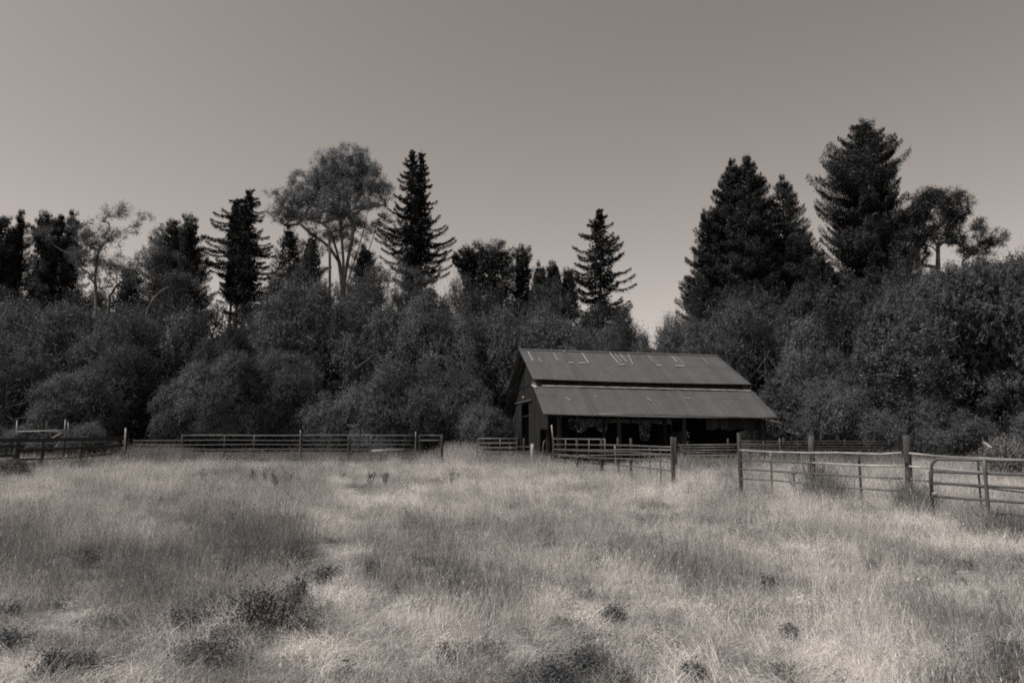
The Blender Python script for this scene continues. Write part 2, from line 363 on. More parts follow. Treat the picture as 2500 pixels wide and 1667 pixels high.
    mb = MB(); mb.plank(B(AW-.115,dl-.07,.05),B(AW-.115,dl-.07,zt),.05,.10); P('door_edge_board', mb, M['post'], D)
    lp = onplane(1277,978,B(AW-.05,0,0),BA); mb = MB()
    mb.tube([lp, lp+np.array([-.02,-.25,.12]), lp+np.array([0,-.5,.22]), lp+np.array([.05,-.62,.15])], [.03,.03,.05,.09], 8); P('door_lamp', mb, M['bare'], smooth=True)
    # frame posts, beams, rafters
    for a in (1.0, 4.4, 8.2, 12.9):
        mb = MB(); mb.hexa([B(a-.09,6.95,-.3),B(a+.09,6.95,-.3),B(a+.09,7.13,-.3),B(a-.09,7.13,-.3),B(a-.09,6.95,2.85),B(a+.09,6.95,2.85),B(a+.09,7.13,2.80),B(a-.09,7.13,2.80)]); P('post', mb, M['board_deep'])
        mb = MB(); mb.hexa([B(a-.09,4.0,-.3),B(a+.09,4.0,-.3),B(a+.09,4.16,-.3),B(a-.09,4.16,-.3),B(a-.09,4.0,4.4),B(a+.09,4.0,4.4),B(a+.09,4.16,4.4),B(a-.09,4.16,4.4)]); P('post', mb, M['board_deep'])
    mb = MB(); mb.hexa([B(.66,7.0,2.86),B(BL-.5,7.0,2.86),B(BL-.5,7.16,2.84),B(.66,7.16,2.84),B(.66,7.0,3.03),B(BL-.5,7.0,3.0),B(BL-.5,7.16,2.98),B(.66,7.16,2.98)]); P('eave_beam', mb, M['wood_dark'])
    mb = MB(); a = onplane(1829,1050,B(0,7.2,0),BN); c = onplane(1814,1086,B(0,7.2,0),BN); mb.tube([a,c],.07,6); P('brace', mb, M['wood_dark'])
    for k in range(16):
        a = .2+k*(BL-.5)/15; mb = MB()
        for sg in (1,-1):
            mb.plank(B(a,sg*.05,ZR-.13),B(a,sg*(SU-.1),ZU-.07),.05,.12); mb.plank(B(a,sg*(ST+.05),ZT-.15),B(a,sg*(SE-.12),ZE-.15),.05,.10)
        P('rafter', mb, M['wood_dark'])
    # boards fallen under the left wing opening: the hanging eave curtain at the right end
    mb = MB(); c0 = onplane(1600,1024,B(0,6.9,0),BN); 
    boards(6.85, 9.6, BL-.5, lambda s: 2.85, lambda s: 2.22+.05*math.sin(s*5), axis='a', seed=21, m='board_deep', name='hanging_boards')
barn()
# ------------------------------------------------------------------ fences and gates
def wood_post(mb, px, top, Y, r_, base=-.3, lean=0):
    p = at(px, top, Y); b = np.array([p[0]-lean, Y, base]); q = random.Random(int(px))
    n = 6; pts = [b+(p-b)*i/n + np.array([q.uniform(-.01,.01), 0, 0])*(i<n) for i in range(n+1)]
    mb.tube(pts, [r_*(1.12-.15*i/n)*q.uniform(.95,1.05) for i in range(n+1)], 9)
def P3(L, D):                                # pixels + depth function -> points
    return [at(x, y, D(x)) for x, y in L]
def fence(name, label, cat, rails, posts, org, group=None):
    T = thing(name, label, cat, org, group)
    for pts, r_, m in rails:
        mb = MB(); mb.tube(pts, r_, 7); part('rail', mb.mesh('rail', True, org), M[m], T)
    for px, top, Y, r_, m in posts:
        mb = MB(); wood_post(mb, px, top, Y, r_); part('post', mb.mesh('post', True, org), M[m], T)
    return T
def lin(x0, d0, x1, d1):                     # depth along a straight fence line: 1/d is linear in px
    return lambda x: 1/(1/d0+(1/d1-1/d0)*(x-x0)/(x1-x0))
# A: plank fence on the left
def plankfence():
    D1 = lin(-60, 31, 310, 43); rg = random.Random(5)
    org = at(120,1120,D1(120)); org[2] = 0
    T = thing('plank_fence', 'dark three rail wooden plank fence running in from the left edge', 'fence', org)
    def rail(L, h, off=0, m='wood_dark'):
        pts = [at(x,y,D1(x)-off) for x,y in L]; mb = MB()
        for a, b in zip(pts, pts[1:]): mb.plank(a, b, .05, h, .012, rg)
        part('rail', mb.mesh('rail', False, org), M[m], T)
    rail([(-120,1078),(45,1074.5)], .17, .05); rail([(45,1074.5),(170,1072.5),(305,1069.5)], .17)
    rail([(-120,1094),(44,1089)], .14, .1); rail([(48,1099.5),(170,1094.5),(305,1087)], .13)
    rail([(-120,1115),(46,1112.5)], .13, .1); rail([(20,1123),(150,1119),(275,1107)], .10)
    for x, top, r_ in ((-60,1072,.09),(44,1070,.12),(106,1066,.08),(158,1070,.05),(200,1071,.07),(305,1064,.10)):
        mb = MB(); wood_post(mb, x, top, D1(x)+.12, r_); part('post', mb.mesh('post', True, org), M['wood_dark'], T)
    # pale posts of a second run just behind
    T2 = thing('old_fence_posts', 'low rail fence with pale split posts just behind the dark planks', 'fence', at(230,1110,46)*[1,1,0])
    for x, top in ((54,1078),(195,1078),(232,1075),(267,1073)):
        mb = MB(); mb.plank(at(x,top,45)*[1,1,0]+[0,0,-.2], at(x,top,45), .12, .13); part('post', mb.mesh('post', False, T2.location), M['post'], T2)
    mb = MB(); mb.tube([at(50,1083,45.1),at(272,1078,45.1)], .03, 6); part('rail', mb.mesh('rail', True, T2.location), M['post'], T2)
    mb = MB(); a = at(307,1045,42.3); b = at(303.5,1090,42.2); mb.tube([a,(a+b)/2+[.02,0,0],[b[0],b[1],-.2]], .045, 7)
    o = part('leaning_pole', mb.mesh('pole', True, (b[0],b[1],0)), M['post_pale']); o.location = (b[0],b[1],0); tag(o, 'tall thin pale pole standing at the end of the dark plank fence', 'pole')
    mb = MB(); a = at(302,1093,42); b = at(286,1124,41); mb.tube([a,b+(b-a)*.2], .045, 7)
    o = part('brace_pole', mb.mesh('brace', True, tuple(b*[1,1,0])), M['post_pale']); o.location = tuple(b*[1,1,0]); tag(o, 'short pale pole leaning diagonally against the last post of the plank fence', 'pole')
plankfence()
# B: loading frame behind it
org = at(105,1050,50)*[1,1,0]; T = thing('cattle_chute_frame', 'pale pipe frame with tall uprights behind the plank fence', 'cattle chute', org)
for x0,y0,x1,m in ((42,1026,40,'pipe'),(115,1027,111,'post'),(160,1024,156,'pipe'),(167,1030,166,'pipe_dark')):
    mb = MB(); a = at(x0,y0,50); b = at(x1,1100,50); mb.tube([a,[b[0],50,-.2]], .05, 6); part('upright', mb.mesh('upright', True, org), M[m], T)
for (a,b,m) in (((42,1053.5),(158,1050),'post_pale'),((115,1053.5),(167,1054),'pipe'),((125,1070),(152,1056.5),'pipe_pale'),((158,1064),(166,1056),'pipe_pale'),((134,1093),(148,1077),'post_pale')):
    mb = MB(); mb.tube([at(*a,49.9),at(*b,49.9)], .04, 6); part('rail', mb.mesh('rail', True, org), M[m], T)
# C: long pipe fence
DC = lin(440, 45, 1023, 43.5)
rails = []
for y0,y1,m,r_ in ((1062.6,1062.0,'pipe',.024),(1074.6,1074.6,'pipe_dark',.02),(1085.3,1085.2,'pipe_dark',.02),(1096.3,1096.5,'pipe_dark',.02),(1107.5,1107.2,'pipe_dark',.02),(1117.3,1117,'pipe_dark',.024)):
    rails.append(([at(x, y0+(y1-y0)*(x-446)/577+.5*math.sin(x*.02+y0), DC(x)) for x in range(446 if y0 < 1070 else 326,1020,30)]+[at(1014,y1,DC(1014))], r_, m))
fence('pipe_fence', 'long six rail metal pipe fence between the willows and the grass, left of the barn', 'fence', rails,
      [(446,1060,45,.05,'post'),(549,1064,45,.05,'post'),(621,1062,44.8,.04,'pipe_dark'),(734,1050,44.2,.04,'pipe'),(852,1063,43.9,.06,'post'),(906,1064,43.8,.035,'pipe_dark'),(1015,1053.5,43.4,.04,'pipe')], at(700,1110,44)*[1,1,0])
def gate(name, label, L, Rr, ys, verts, Y0, Y1, r_, m, rad=.0, mids=(), cat='gate', handle=None):
    D = lin(L, Y0, Rr, Y1); org = at((L+Rr)/2, ys[-1][0], (Y0+Y1)/2)*[1,1,0]
    T = thing(name, label, cat, org)
    ty0, ty1 = ys[0]; by0, by1 = ys[-1]
    if rad:
        c = [(L, by0), (L, ty0+rad)] + [(L+rad*(1-math.cos(t)), ty0+rad-rad*math.sin(t)) for t in np.linspace(.15, math.pi/2, 6)] + [(Rr, ty1)]
        if 'both' in verts: c = c[:-1] + [(Rr-rad*(1-math.cos(t)), ty1+rad-rad*math.sin(t)) for t in np.linspace(math.pi/2, .15, 6)] + [(Rr, ty1+rad), (Rr, by1)]
    else: c = [(L, by0), (L, ty0), (Rr, ty1), (Rr, by1)]
    mb = MB(); mb.tube([at(x,y,D(x)) for x,y in c], r_*1.1, 8); part('frame', mb.mesh('frame', True, org), M[m], T)
    for a, b in ys[1:]:
        mb = MB(); mb.tube([at(L+(Rr-L)*t, a+(b-a)*t+.0, D(L+(Rr-L)*t)) for t in np.linspace(0,1,6)], r_, 8); part('rail', mb.mesh('rail', True, org), M[m], T)
    for x in mids:
        t = (x-L)/(Rr-L); mb = MB(); mb.tube([at(x, ty0+(ty1-ty0)*t, D(x)-.05), at(x, by0+(by1-by0)*t, D(x)-.05)], r_*.8, 6); part('brace', mb.mesh('brace', True, org), M[m], T)
    if handle:
        mb = MB(); mb.tube([at(*handle[0],D(L)-.1), at(*handle[1],D(L)-.15)], .022, 7); part('latch', mb.mesh('latch', True, org), M['bare'], T)
    return T
gate('walk_gate', 'small square pipe gate at the right end of the long pipe fence', 1024, 1077, [(1062.3,1062.3),(1074.8,1074.8),(1116,1116)], '', 43.4, 43.2, .03, 'pipe')
fence('gate_post', 'dark post right of the small square gate', 'post', [], [(1079.5,1060.5,43.1,.07,'wood_dark')], at(1079,1118,43.1)*[1,1,0])
gate('field_gate', 'low rounded pipe gate in tall grass left of the barn door', 1165, 1264, [(1070.5,1070.5),(1081.5,1081.5),(1092.5,1093),(1103.5,1104),(1116,1116)], '', 43, 41.5, .03, 'pipe', rad=4, mids=(1221,))
fence('barn_side_fence', 'short thin rails and posts from the rounded gate to the barn door', 'fence',
      [([at(1262,1090,41.5),at(1300,1090.5,40.5)], .02, 'pipe_dark'),([at(1262,1103,41.5),at(1298,1103,40.5)], .02, 'pipe_dark')],
      [(1262,1068,41.6,.05,'post'),(1279,1069,41,.05,'post')], at(1275,1116,41)*[1,1,0])
fence('stub_post', 'short thick pale stub of a post in front of the barn wall', 'post', [], [(1300,1083,39.6,.10,'post_pale')], at(1300,1110,39.6)*[1,1,0])
mb = MB(); a = at(1332,1075,39.2); mb.tube([a, at(1328,1077,39.2), at(1325.5,1090,39.2), at(1325,1108,39.2)*[1,1,0]], .03, 6)
o = part('bent_pipe', mb.mesh('bent', True, tuple(a*[1,1,0])), M['pipe']); o.location = tuple(a*[1,1,0]); tag(o, 'short bent pipe stake at the near corner of the barn', 'stake')
mb = MB(); a = at(1346.5,1037,38.7); b = at(1350,1075,38.7); mb.tube([a,b], .035, 6)
o = part('leaning_stake', mb.mesh('stake', True, tuple(b*[1,1,0])), M['post_pale']); o.location = tuple(b*[1,1,0]); tag(o, 'thin pale stake tied above the first corral post at the barn corner', 'stake')
# E: corral in front of the barn
DE = lin(1350, 38.7, 1641, 24.6)
gate('corral_gate', 'pipe gate with squared end right in front of the barn opening', 1352, 1477, [(1070.8,1072.4),(1085,1086),(1097,1098.5),(1109,1112),(1121,1134)], '', 38.4, 32.5, .028, 'pipe', mids=(1381,1438))
rE = []
for L, m in (([(1352,1084.5),(1470,1085.8),(1540,1087.2),(1600,1090),(1641,1091.5)],'pipe'),([(1352,1096),(1470,1099),(1520,1097),(1641,1098.7)],'pipe'),([(1352,1098.5),(1468,1102.5),(1541,1103),(1600,1107.5),(1641,1110.5)],'pipe_dark'),
             ([(1352,1112),(1410,1113),(1510,1109.5),(1641,1110)],'pipe'),([(1405,1114),(1455,1118),(1508,1119),(1560,1121.5),(1610,1124.5),(1641,1127)],'pipe'),([(1508,1136),(1560,1139.5),(1641,1148.5)],'pipe_dark')):
    rE.append(([at(x,y,DE(x)+.1) for x,y in L], .027, m))
fence('corral_fence', 'pipe rail corral fence on wooden posts coming toward the camera from the barn corner', 'fence', rE,
      [(1350.5,1064.5,38.7,.045,'post'),(1408.5,1069,35.2,.06,'post'),(1468.5,1071,31.8,.07,'wood_dark'),(1508.5,1068,29.8,.045,'post'),(1501,1086,30.4,.022,'pipe_pale'),(1540,1069.5,28.5,.052,'post'),(1585.6,1089,26.6,.022,'pipe'),(1612,1091,25.7,.02,'pipe_dark'),(1641,1066,24.6,.066,'post')], at(1500,1140,31)*[1,1,0])
fence('short_post', 'slimmer post close behind the big corral post in front of the barn', 'post', [], [(1648.8,1067.6,33,.05,'post')], at(1649,1128,33)*[1,1,0])
# back corral line seen past the barn's open side
DB = lin(1655, 37.5, 1990, 36)
rB = []
for L, m, r_ in (([(1655,1086.3),(1780,1085.2),(1904,1085.5)],'pipe',.028),([(1660,1092.5),(1780,1091),(1800,1091)],'pipe',.02),([(1655,1099),(1780,1098),(1900,1099)],'pipe',.024),([(1668,1104),(1790,1104)],'pipe',.02),([(1655,1112.5),(1800,1110),(1905,1112.5)],'pipe',.026),([(1655,1123),(1790,1123),(1880,1122)],'pipe',.024)):
    rB.append(([at(x,y,DB(x)) for x,y in L], r_, m))
fence('back_corral_fence', 'pipe rails running across behind the opening in front of the barn', 'fence', rB,
      [(1777,1070.5,37,.05,'post'),(1830,1084,37,.05,'wood_dark'),(1864,1076,37,.06,'wood_dark'),(1903,1070,36.8,.03,'pipe')], at(1777,1126,37)*[1,1,0])
rF = [([at(x,y+.4*math.sin(x*.03),40) for x in range(1808,2175,40)], .022, 'pipe_dark') for y in (1077,1083,1090,1096,1107)]
fence('far_paddock_fence', 'thin dark rail fence against the bushes right of the barn', 'fence', rF,
      [(1913,1068,40.1,.06,'wood_dark'),(1949,1080,40,.05,'wood_dark'),(2062,1072,40.1,.05,'wood_dark'),(2170,1072,40.1,.05,'wood_dark')], at(1990,1115,40)*[1,1,0])
fence('distant_fence', 'distant pale rails in the shade right of the thick post', 'fence',
      [([at(2272,y,52),at(2335,y+.5,52)], .025, 'pipe') for y in (1077,1085,1096,1104)], [(2267,1057,52,.07,'post'),(2335,1075,52,.06,'post')], at(2300,1105,52)*[1,1,0])
# F: right pasture fence
DF = lin(1804, 21.1, 2215, 17.0)
def DF2(x): return DF(x) if x < 2215 else lin(2215, 17.0, 2500, 16.6)(x)
rR = []
for L, m, r_ in (([(1806,1098.4),(1882,1102.8),(1973,1105),(2040,1104.6),(2096,1106.5),(2150,1108),(2201,1105)],'pipe_pale',.021),
             ([(2219,1106),(2276,1112),(2330,1116),(2388,1118),(2470,1121.5),(2560,1124)],'pipe_pale',.021),
             ([(1809,1123.5),(1973,1130),(2010,1130)],'pipe_dark',.02),([(1983,1129.3),(2096,1135.6),(2204,1138)],'pipe_pale',.024),([(2219,1138),(2273,1143.5),(2330,1148),(2400,1153),(2560,1162)],'pipe_pale',.022),
             ([(1809,1145),(1973,1155),(2096,1163),(2204,1168)],'pipe',.022),([(2222,1170),(2266,1174.5),(2403,1190),(2560,1209)],'pipe',.02),([(1809,1168),(1900,1173),(2053,1188),(2200,1199)],'pipe',.022)):
    rR.append(([at(x,y,DF2(x)) for x,y in L], r_, m))
fence('pasture_fence', 'sagging pipe rail fence from the tall round post to the near gate', 'fence', rR,
      [(1803.7,1056,21.2,.056,'post'),(1881,1103,20.6,.024,'pipe'),(1980,1063,19.4,.08,'post'),(2096,1100,18.2,.028,'post'),(2212,1062,17.25,.078,'post'),(2387,1119,16.9,.02,'wood_dark')], at(2000,1190,19)*[1,1,0])
# G: the near gate
T = gate('pasture_gate', 'large rounded pipe farm gate nearest the camera at the right edge', 2274, 2640, [(1120.5,1128),(1151,1163),(1178.5,1199),(1211,1236.5)], '', 15.5, 13.0, .028, 'pipe_dark', rad=20, handle=((2275.5,1205.5),(2290.5,1203)))
DG = lin(2274,15.5,2640,13.0)
mb = MB(); mb.tube([at(x,y,DG(x)) for x,y in ((2415,1248.5),(2450,1251.5),(2500,1257),(2640,1272))], .03, 7); part('rail', mb.mesh('rail', True, T.location), M['pipe_dark'], T)
fence('gate_stop_post', 'stout dark pipe post standing against the near gate', 'post', [], [(2403,1119,14.45,.035,'pipe_dark')], at(2403,1262,14.45)*[1,1,0])
fence('hinge_post', 'slim post just behind the rounded end of the near gate', 'post', [], [(2270,1150,15.75,.03,'post')], at(2270,1225,15.75)*[1,1,0])
fence('gate_hinge_post', 'thick wooden post carrying the far right end of the near gate', 'post', [], [(2652,1100,12.9,.09,'post')], at(2652,1262,12.9)*[1,1,0])
# H: trough and fallen log behind the long pipe fence
mb = MB(); a = at(905,1101.5,47.5); b = at(985,1097.5,47.5); mb.tube([a,(a+b)/2+[0,0,.03],b], [.07,.085,.06], 8)
o = part('fallen_log', mb.mesh('log', True, tuple(a*[1,1,0])), M['post_pale']); o.location = tuple(a*[1,1,0]); tag(o, 'pale bleached log lying behind the pipe fence near the small gate', 'log')
# ------------------------------------------------------------------ vegetation generators
def dirs(n, r): return norm(r.randn(n,3))
def leafquads(P_, N_, L_, Wd, r, ax=None):
    n = len(P_); t = r.randn(n,3) if ax is None else ax+.25*r.randn(n,3)
    t = norm(t - N_*np.sum(t*N_,1,keepdims=True)); b = np.cross(N_, t)
    L_ = (L_*r.uniform(.6,1.3,n))[:,None]; w = (Wd*r.uniform(.7,1.2,n))[:,None]
    return np.stack([P_-t*L_/2, P_+b*w/2, P_+t*L_/2, P_-b*w/2], 1)
def sprays(P0, D, Ln, NN, k, leaf, lw, r, droop=.15, off=.07):
    # k leaves set along each twig: P0 start, D direction, Ln length, NN mean normal
    n = len(P0); t = (np.tile(np.arange(k), n)+r.uniform(0,1,n*k))/k
    R_ = lambda a: np.repeat(a, k, 0)
    p = R_(P0)+R_(D)*(t*R_(Ln))[:,None]; p[:,2] -= droop*t**2*R_(Ln); p += r.randn(n*k,3)*off
    sd_ = norm(np.cross(R_(D), R_(NN)))*np.where(np.arange(n*k) % 2, 1, -1)[:,None]
    nn = norm(R_(NN)+r.randn(n*k,3)*.32)
    return leafquads(p, nn, leaf, lw, r, norm(R_(D)+sd_*.7))
def crown(r, nl=34, nc=30, T=8, k=10, leaf=.18, Rx=5.5, Hh=11, tl=.85, zlow=-.75, lobes=(.17,.42), lw=.42, cz=.56, rz=.44):
    out = []; sc = np.array([Rx,Rx,Hh*rz]); cen = np.array([0,0,Hh*cz])
    d = dirs(nl*3, r); d = d[d[:,2] > zlow][:nl]; lr = r.uniform(*lobes, len(d)); lc = d*(1.0-lr*r.uniform(.55,1.25,len(d)))[:,None]
    for c, q in zip(lc, lr):
        m = max(8, int(nc*(q/.3)**1.6)); e = norm(dirs(m, r)+.55*norm(c)+[0,0,.15]); cc = (c+e*q*r.uniform(.65,1.0,(m,1)))*sc+cen; e = norm(e/sc*5)
        u = norm(np.repeat(e,T,0)*.8+dirs(m*T, r)*.95+[0,0,.12]); P0 = np.repeat(cc,T,0)+u*.12+r.randn(m*T,3)*.16
        NN = norm(np.repeat(e,T,0)*.75+r.randn(m*T,3)*.38+[0,0,.35])
        out.append(sprays(P0, u, tl*(r.uniform(.45,1.25,m*T)+1.3*(r.rand(m*T) < .07)), NN, k, leaf, leaf*lw, r))
    n = 5000; v = dirs(n, r)*r.uniform(0,1,(n,1))**.5*.55; pf = v*sc+cen
    out.append(leafquads(pf, dirs(n,r), .075*Rx, .05*Rx, r))
    Q = np.concatenate(out); return Q[Q[:,:,2].min(1) > .02]
def skeleton(base, targets, r, r_tip=.02, step=1.0, seedpts=None, wob=.06, up=.5, ex=.5):
    if seedpts is not None and isinstance(seedpts[0], list):
        N = []; par = []
        for ci, ch in enumerate(seedpts):
            for i, q in enumerate(ch):
                q = np.array(q, float)
                if i == 0 and ci > 0: last = int(np.argmin([np.linalg.norm(q-a) for a in N])); continue
                N.append(q); par.append(last if (i > 0 or ci > 0) else -1); last = len(N)-1
    else:
        N = [np.array(b, float) for b in (seedpts if seedpts else [base])]; par = [-1]+list(range(len(N)-1))
    order = np.argsort(np.linalg.norm(targets-np.array(base),axis=1)); tips = []
    for ti in order:
        t = targets[ti]; A = np.array(N); d = t-A; dist = np.linalg.norm(d,axis=1)
        cost = dist + up*np.maximum(0, -d[:,2])*2 + up*np.maximum(0,(dist*.3-d[:,2])); j = int(np.argmin(cost)); a = N[j]; L = dist[j]; k = max(1,int(L/step)); prev = j
        bend = r.randn(3)*wob*L; bend[2] = -abs(bend[2])*.6
        for i in range(1,k+1):
            f = i/k; q = a+(t-a)*f+bend*math.sin(math.pi*f); N.append(q); par.append(prev); prev = len(N)-1
        tips.append(prev)
    cnt = np.zeros(len(N))
    for t in tips:
        j = t
        while j >= 0: cnt[j] += 1; j = par[j]
    mb = MB()
    for i in range(1,len(N)):
        j = par[i]
        if j < 0: continue
        ra = r_tip*max(cnt[j],1)**ex; rb = r_tip*max(cnt[i],1)**ex; ra = min(ra, rb*1.5)
        mb.tube([N[j],N[i]], [ra,rb], 5, cap=False)
    return mb
def simple_trunk(r, Hh, Rx, n=22, thick=.03, lo=.25, reach=1.1):
    d = dirs(n*4, r); d = d[d[:,2] > -.25][:n]; t = d*r.uniform(.6,1,(len(d),1))**.7*reach*[Rx*.85,Rx*.85,Hh*.42]+[0,0,Hh*.54]
    return skeleton((0,0,-.3), t, r, thick, 1.2, seedpts=[(0,0,-.3),(.1,0,Hh*lo*.5),(.05,.1,Hh*lo)])
WV = []
for i in range(5):
    r_ = np.random.RandomState(100+i); cm = qmesh('crown', crown(r_, nl=(34,24,42,20,30)[i], leaf=(.18,.14,.21,.17,.25)[i], tl=(.85,.6,1.1,.95,.75)[i], k=(10,13,9,11,8)[i], lobes=((.17,.42),(.22,.46),(.12,.34),(.24,.5),(.15,.4))[i])); tm = simple_trunk(r_, 11, 5.5).mesh('trunk', True); tm.materials.append(M['bark']); WV.append((cm,tm))
r_ = np.random.RandomState(150); BV = [(qmesh('crown', crown(r_, nl=75, nc=46, T=8, k=15, leaf=.17, Rx=8.5, Hh=15, tl=.8, lobes=(.12,.30), lw=.6, cz=.48, rz=.52)), simple_trunk(r_, 15, 8.5, 30, .03, reach=.7).mesh('trunk', True))]
SV = []
for i in range(3):
    r_ = np.random.RandomState(170+i); SV.append((qmesh('foliage', crown(r_, nl=22, nc=26, T=7, k=9, leaf=.13, Rx=2.4, Hh=4, tl=.5, lobes=(.2,.45), cz=.47, rz=.53)), simple_trunk(r_, 4, 2.4, 14, .014, .1).mesh('stem', True)))
def data_with(me, m):
    key = me.name+'_'+m
    if key in CACHE: return CACHE[key]
    d = me.copy(); d.name = me.name; d.materials.clear(); d.materials.append(M[m]); CACHE[key] = d; return d
CACHE = {}
def tree(name, label, cat, px, ptop, hwpx, Y, var, m='willow', group=None, bark='bark', depth=1.0, sink=0, seed=None):
    kind = {'W':(WV,5.5,11.4,'crown','trunk'), 'B':(BV,8.5,15.4,'crown','trunk'), 'S':(SV,2.4,4.2,'foliage','stem')}[var[0]]
    cm, tm = kind[0][int(var[1:]) % len(kind[0])]; p = at(px, ptop, Y)
    T = thing(name, label, cat, (p[0], Y, sink), group)
    sx = hwpx*Y/F/kind[1]*(1.13 if var[0] == 'W' and hwpx >= 85 and Y < 80 and not 1500 < px < 1700 else 1); sz = (p[2]-sink)/kind[2]
    T.scale = (sx, sx*depth, sz); T.rotation_euler = (.10*math.sin(px*.9),.10*math.cos(px*1.7),(px*1.37) % 6.28)
    part(kind[3], data_with(cm, m), None, T); part(kind[4], data_with(tm, bark), None, T)
    return T
def conifer(name, label, px, base_hw, prof, Y, seed, style='frond', m='conifer', tops=None, cat='conifer', dens=1.0, droop=.12, tip=.12, trunk_r=.35, spray=.42, step=.42, group=None):
    """prof: list of (py, left px, right px) outline rows from the top down; built as whorls of limbs round a trunk."""
    r = np.random.RandomState(seed); pr = sorted(prof); ys = np.array([q[0] for q in pr],float); Ls = np.array([q[1] for q in pr],float); Rs = np.array([q[2] for q in pr],float)
    ztop = at(px, ys[0], Y)[2]; x0 = at(px, ys[0], Y)[0]; T = thing(name, label, cat, (x0, Y, 0), group)
    zz = np.array([at(px,y,Y)[2] for y in ys]); k = Y/F/CP*1.0
    lw = np.array([max(.15, x0-at(a,b,Y)[0]) for a,b in zip(Ls,ys)]); rw = np.array([max(.15, at(a,b,Y)[0]-x0) for a,b in zip(Rs,ys)])
    fx = 1.07 if style == 'frond' else 1.16; zs, lo, ri = zz[::-1], lw[::-1]*fx, rw[::-1]*fx
    mb = MB(); zc = np.linspace(-.3, ztop-.3, 14); mb.tube([(.08*math.sin(z*.3),.06*math.cos(z*.2),z) for z in zc], [max(.04, trunk_r*(1-(z+.3)/ztop)**.8) for z in zc], 8)
    Q = []; lb = mb; z = max(2.0, zs[0]-2.0) if len(zs) else 2
    while z < ztop-.15:
        l = np.interp(z, zs, lo); rr = np.interp(z, zs, ri)
        nb = max(4, int((5+ (l+rr)*.9)*dens)) if style == 'frond' else max(4, int((5+(l+rr)*.9)*dens*.85)) if style == 'heavy' else max(3, int((4+(l+rr)*.55)*dens*.7))
        for _ in range(nb):
            th = r.uniform(0, 2*math.pi); c = math.cos(th); sd_ = rr if c > 0 else l; av = (l+rr)/2
            rad = (abs(c)*sd_+(1-abs(c))*av)*r.uniform(.78 if style == 'frond' else .66,1.03)
            if rad < .2: rad = .2
            z0 = z+r.uniform(-.2,.2)
            n = max(3, int(rad/.35)); ts = np.linspace(0,1,n+1)
            dirv = np.array([math.cos(th), math.sin(th), 0]); perp = np.array([-dirv[1],dirv[0],0])
            rise = -droop*rad*np.sin(ts*math.pi*.75)*1.2+(tip if style == 'frond' else tip+.22)*rad*ts**(3 if style == 'frond' else 2.2)
            z1 = z0 - .0
            path = dirv*ts[:,None]*rad + np.array([0,0,1])*(z1+rise)[:,None] + perp*(.05*rad*r.randn()*ts**2)[:,None]
            if z1+rise[-1] > ztop: path[:,2] -= (z1+rise[-1]-ztop)
            lb.tube([tuple(q) for q in path[::max(1,n//3)]], [.05*(1-f*.8) for f in np.linspace(0,1,len(path[::max(1,n//3)]))], 4, cap=False)
            ns = int(rad*85*max(dens,.8)+18)
            t = r.uniform(.08,1,ns)**.75; i0 = np.minimum((t*n).astype(int), n-1); f = t*n-i0
            p = path[i0]*(1-f)[:,None]+path[i0+1]*f[:,None]
            if style == 'heavy':
                ns = int(rad*105*dens+24); t = r.uniform(.06,1,ns)**.72; i0 = np.minimum((t*n).astype(int), n-1); f = t*n-i0
                p = path[i0]*(1-f)[:,None]+path[i0+1]*f[:,None]; wlat = (.16*rad*np.sin(t*math.pi*.8)+.14)*r.uniform(-1,1,ns)
                p = p+perp*wlat[:,None]+np.array([0,0,1])*(r.randn(ns)*(.13+.16*np.sin(t*math.pi))+.12)[:,None]
                ax = dirv*.55+np.array([0,0,.75])+perp*np.sign(wlat)[:,None]*.3; nn = norm(r.randn(ns,3)*.4+[0,0,.7]+dirv*.55)
                Q.append(leafquads(p, nn, spray*.62, spray*.20, r, ax))
            elif style == 'frond':
                wlat = (.13*rad*(1.05-t)+.16)*r.uniform(-1,1,ns)
                p = p+perp*wlat[:,None]+np.array([0,0,1])*(-np.abs(r.randn(ns))*(.17+.10*(1-t))+.08)[:,None]
                ax = dirv*.9+perp*np.sign(wlat)[:,None]*.5+np.array([0,0,-.15]); nn = norm(r.randn(ns,3)*.45+[0,0,1.0]+dirv*.2)
                Q.append(leafquads(p, nn, spray*.85, spray*.26, r, ax))
            else:
                ns = int(rad*15*dens+8); t = r.uniform(.15,1,ns)**.7; i0 = np.minimum((t*n).astype(int), n-1); f = t*n-i0
                p = path[i0]*(1-f)[:,None]+path[i0+1]*f[:,None]; w = np.minimum(.15*rad*np.sin(np.clip(t,0,1)*math.pi*.85)+.12, .55)
                p = p+r.randn(ns,3)*[.6,.6,.45]*w[:,None]; ax = norm(dirv*.45+np.array([0,0,.75])+r.randn(ns,3)*.33); nn = norm(dirv*.9+np.array([0,0,.45])+r.randn(ns,3)*.42)
                Q.append(sprays(p, ax, spray*2.0*r.uniform(.6,1.3,ns)*(1.15-.3*t), nn, 15, spray*.42, spray*.15, r, 0, .05))
        z += step*r.uniform(.8,1.2)*(1 if style=='frond' else 2.1 if style == 'heavy' else 1.5)
    part('trunk', mb.mesh('trunk', True), M['bark'], T)
    nf = 1800; zf = r.uniform(max(1.5, zs[0]-2), ztop-1.0, nf); th = r.uniform(0,6.28,nf); rf = np.minimum(np.interp(zf,zs,lo), np.interp(zf,zs,ri))*(.42 if style == 'frond' else .55)*r.rand(nf)**.5
    Q.append(leafquads(np.stack([rf*np.cos(th), rf*np.sin(th), zf],1), dirs(nf,r), .42, .26, r))
    part('foliage', qmesh('foliage', np.concatenate(Q)), M[m], T)
    return T
CON = 100.0
REDG = None
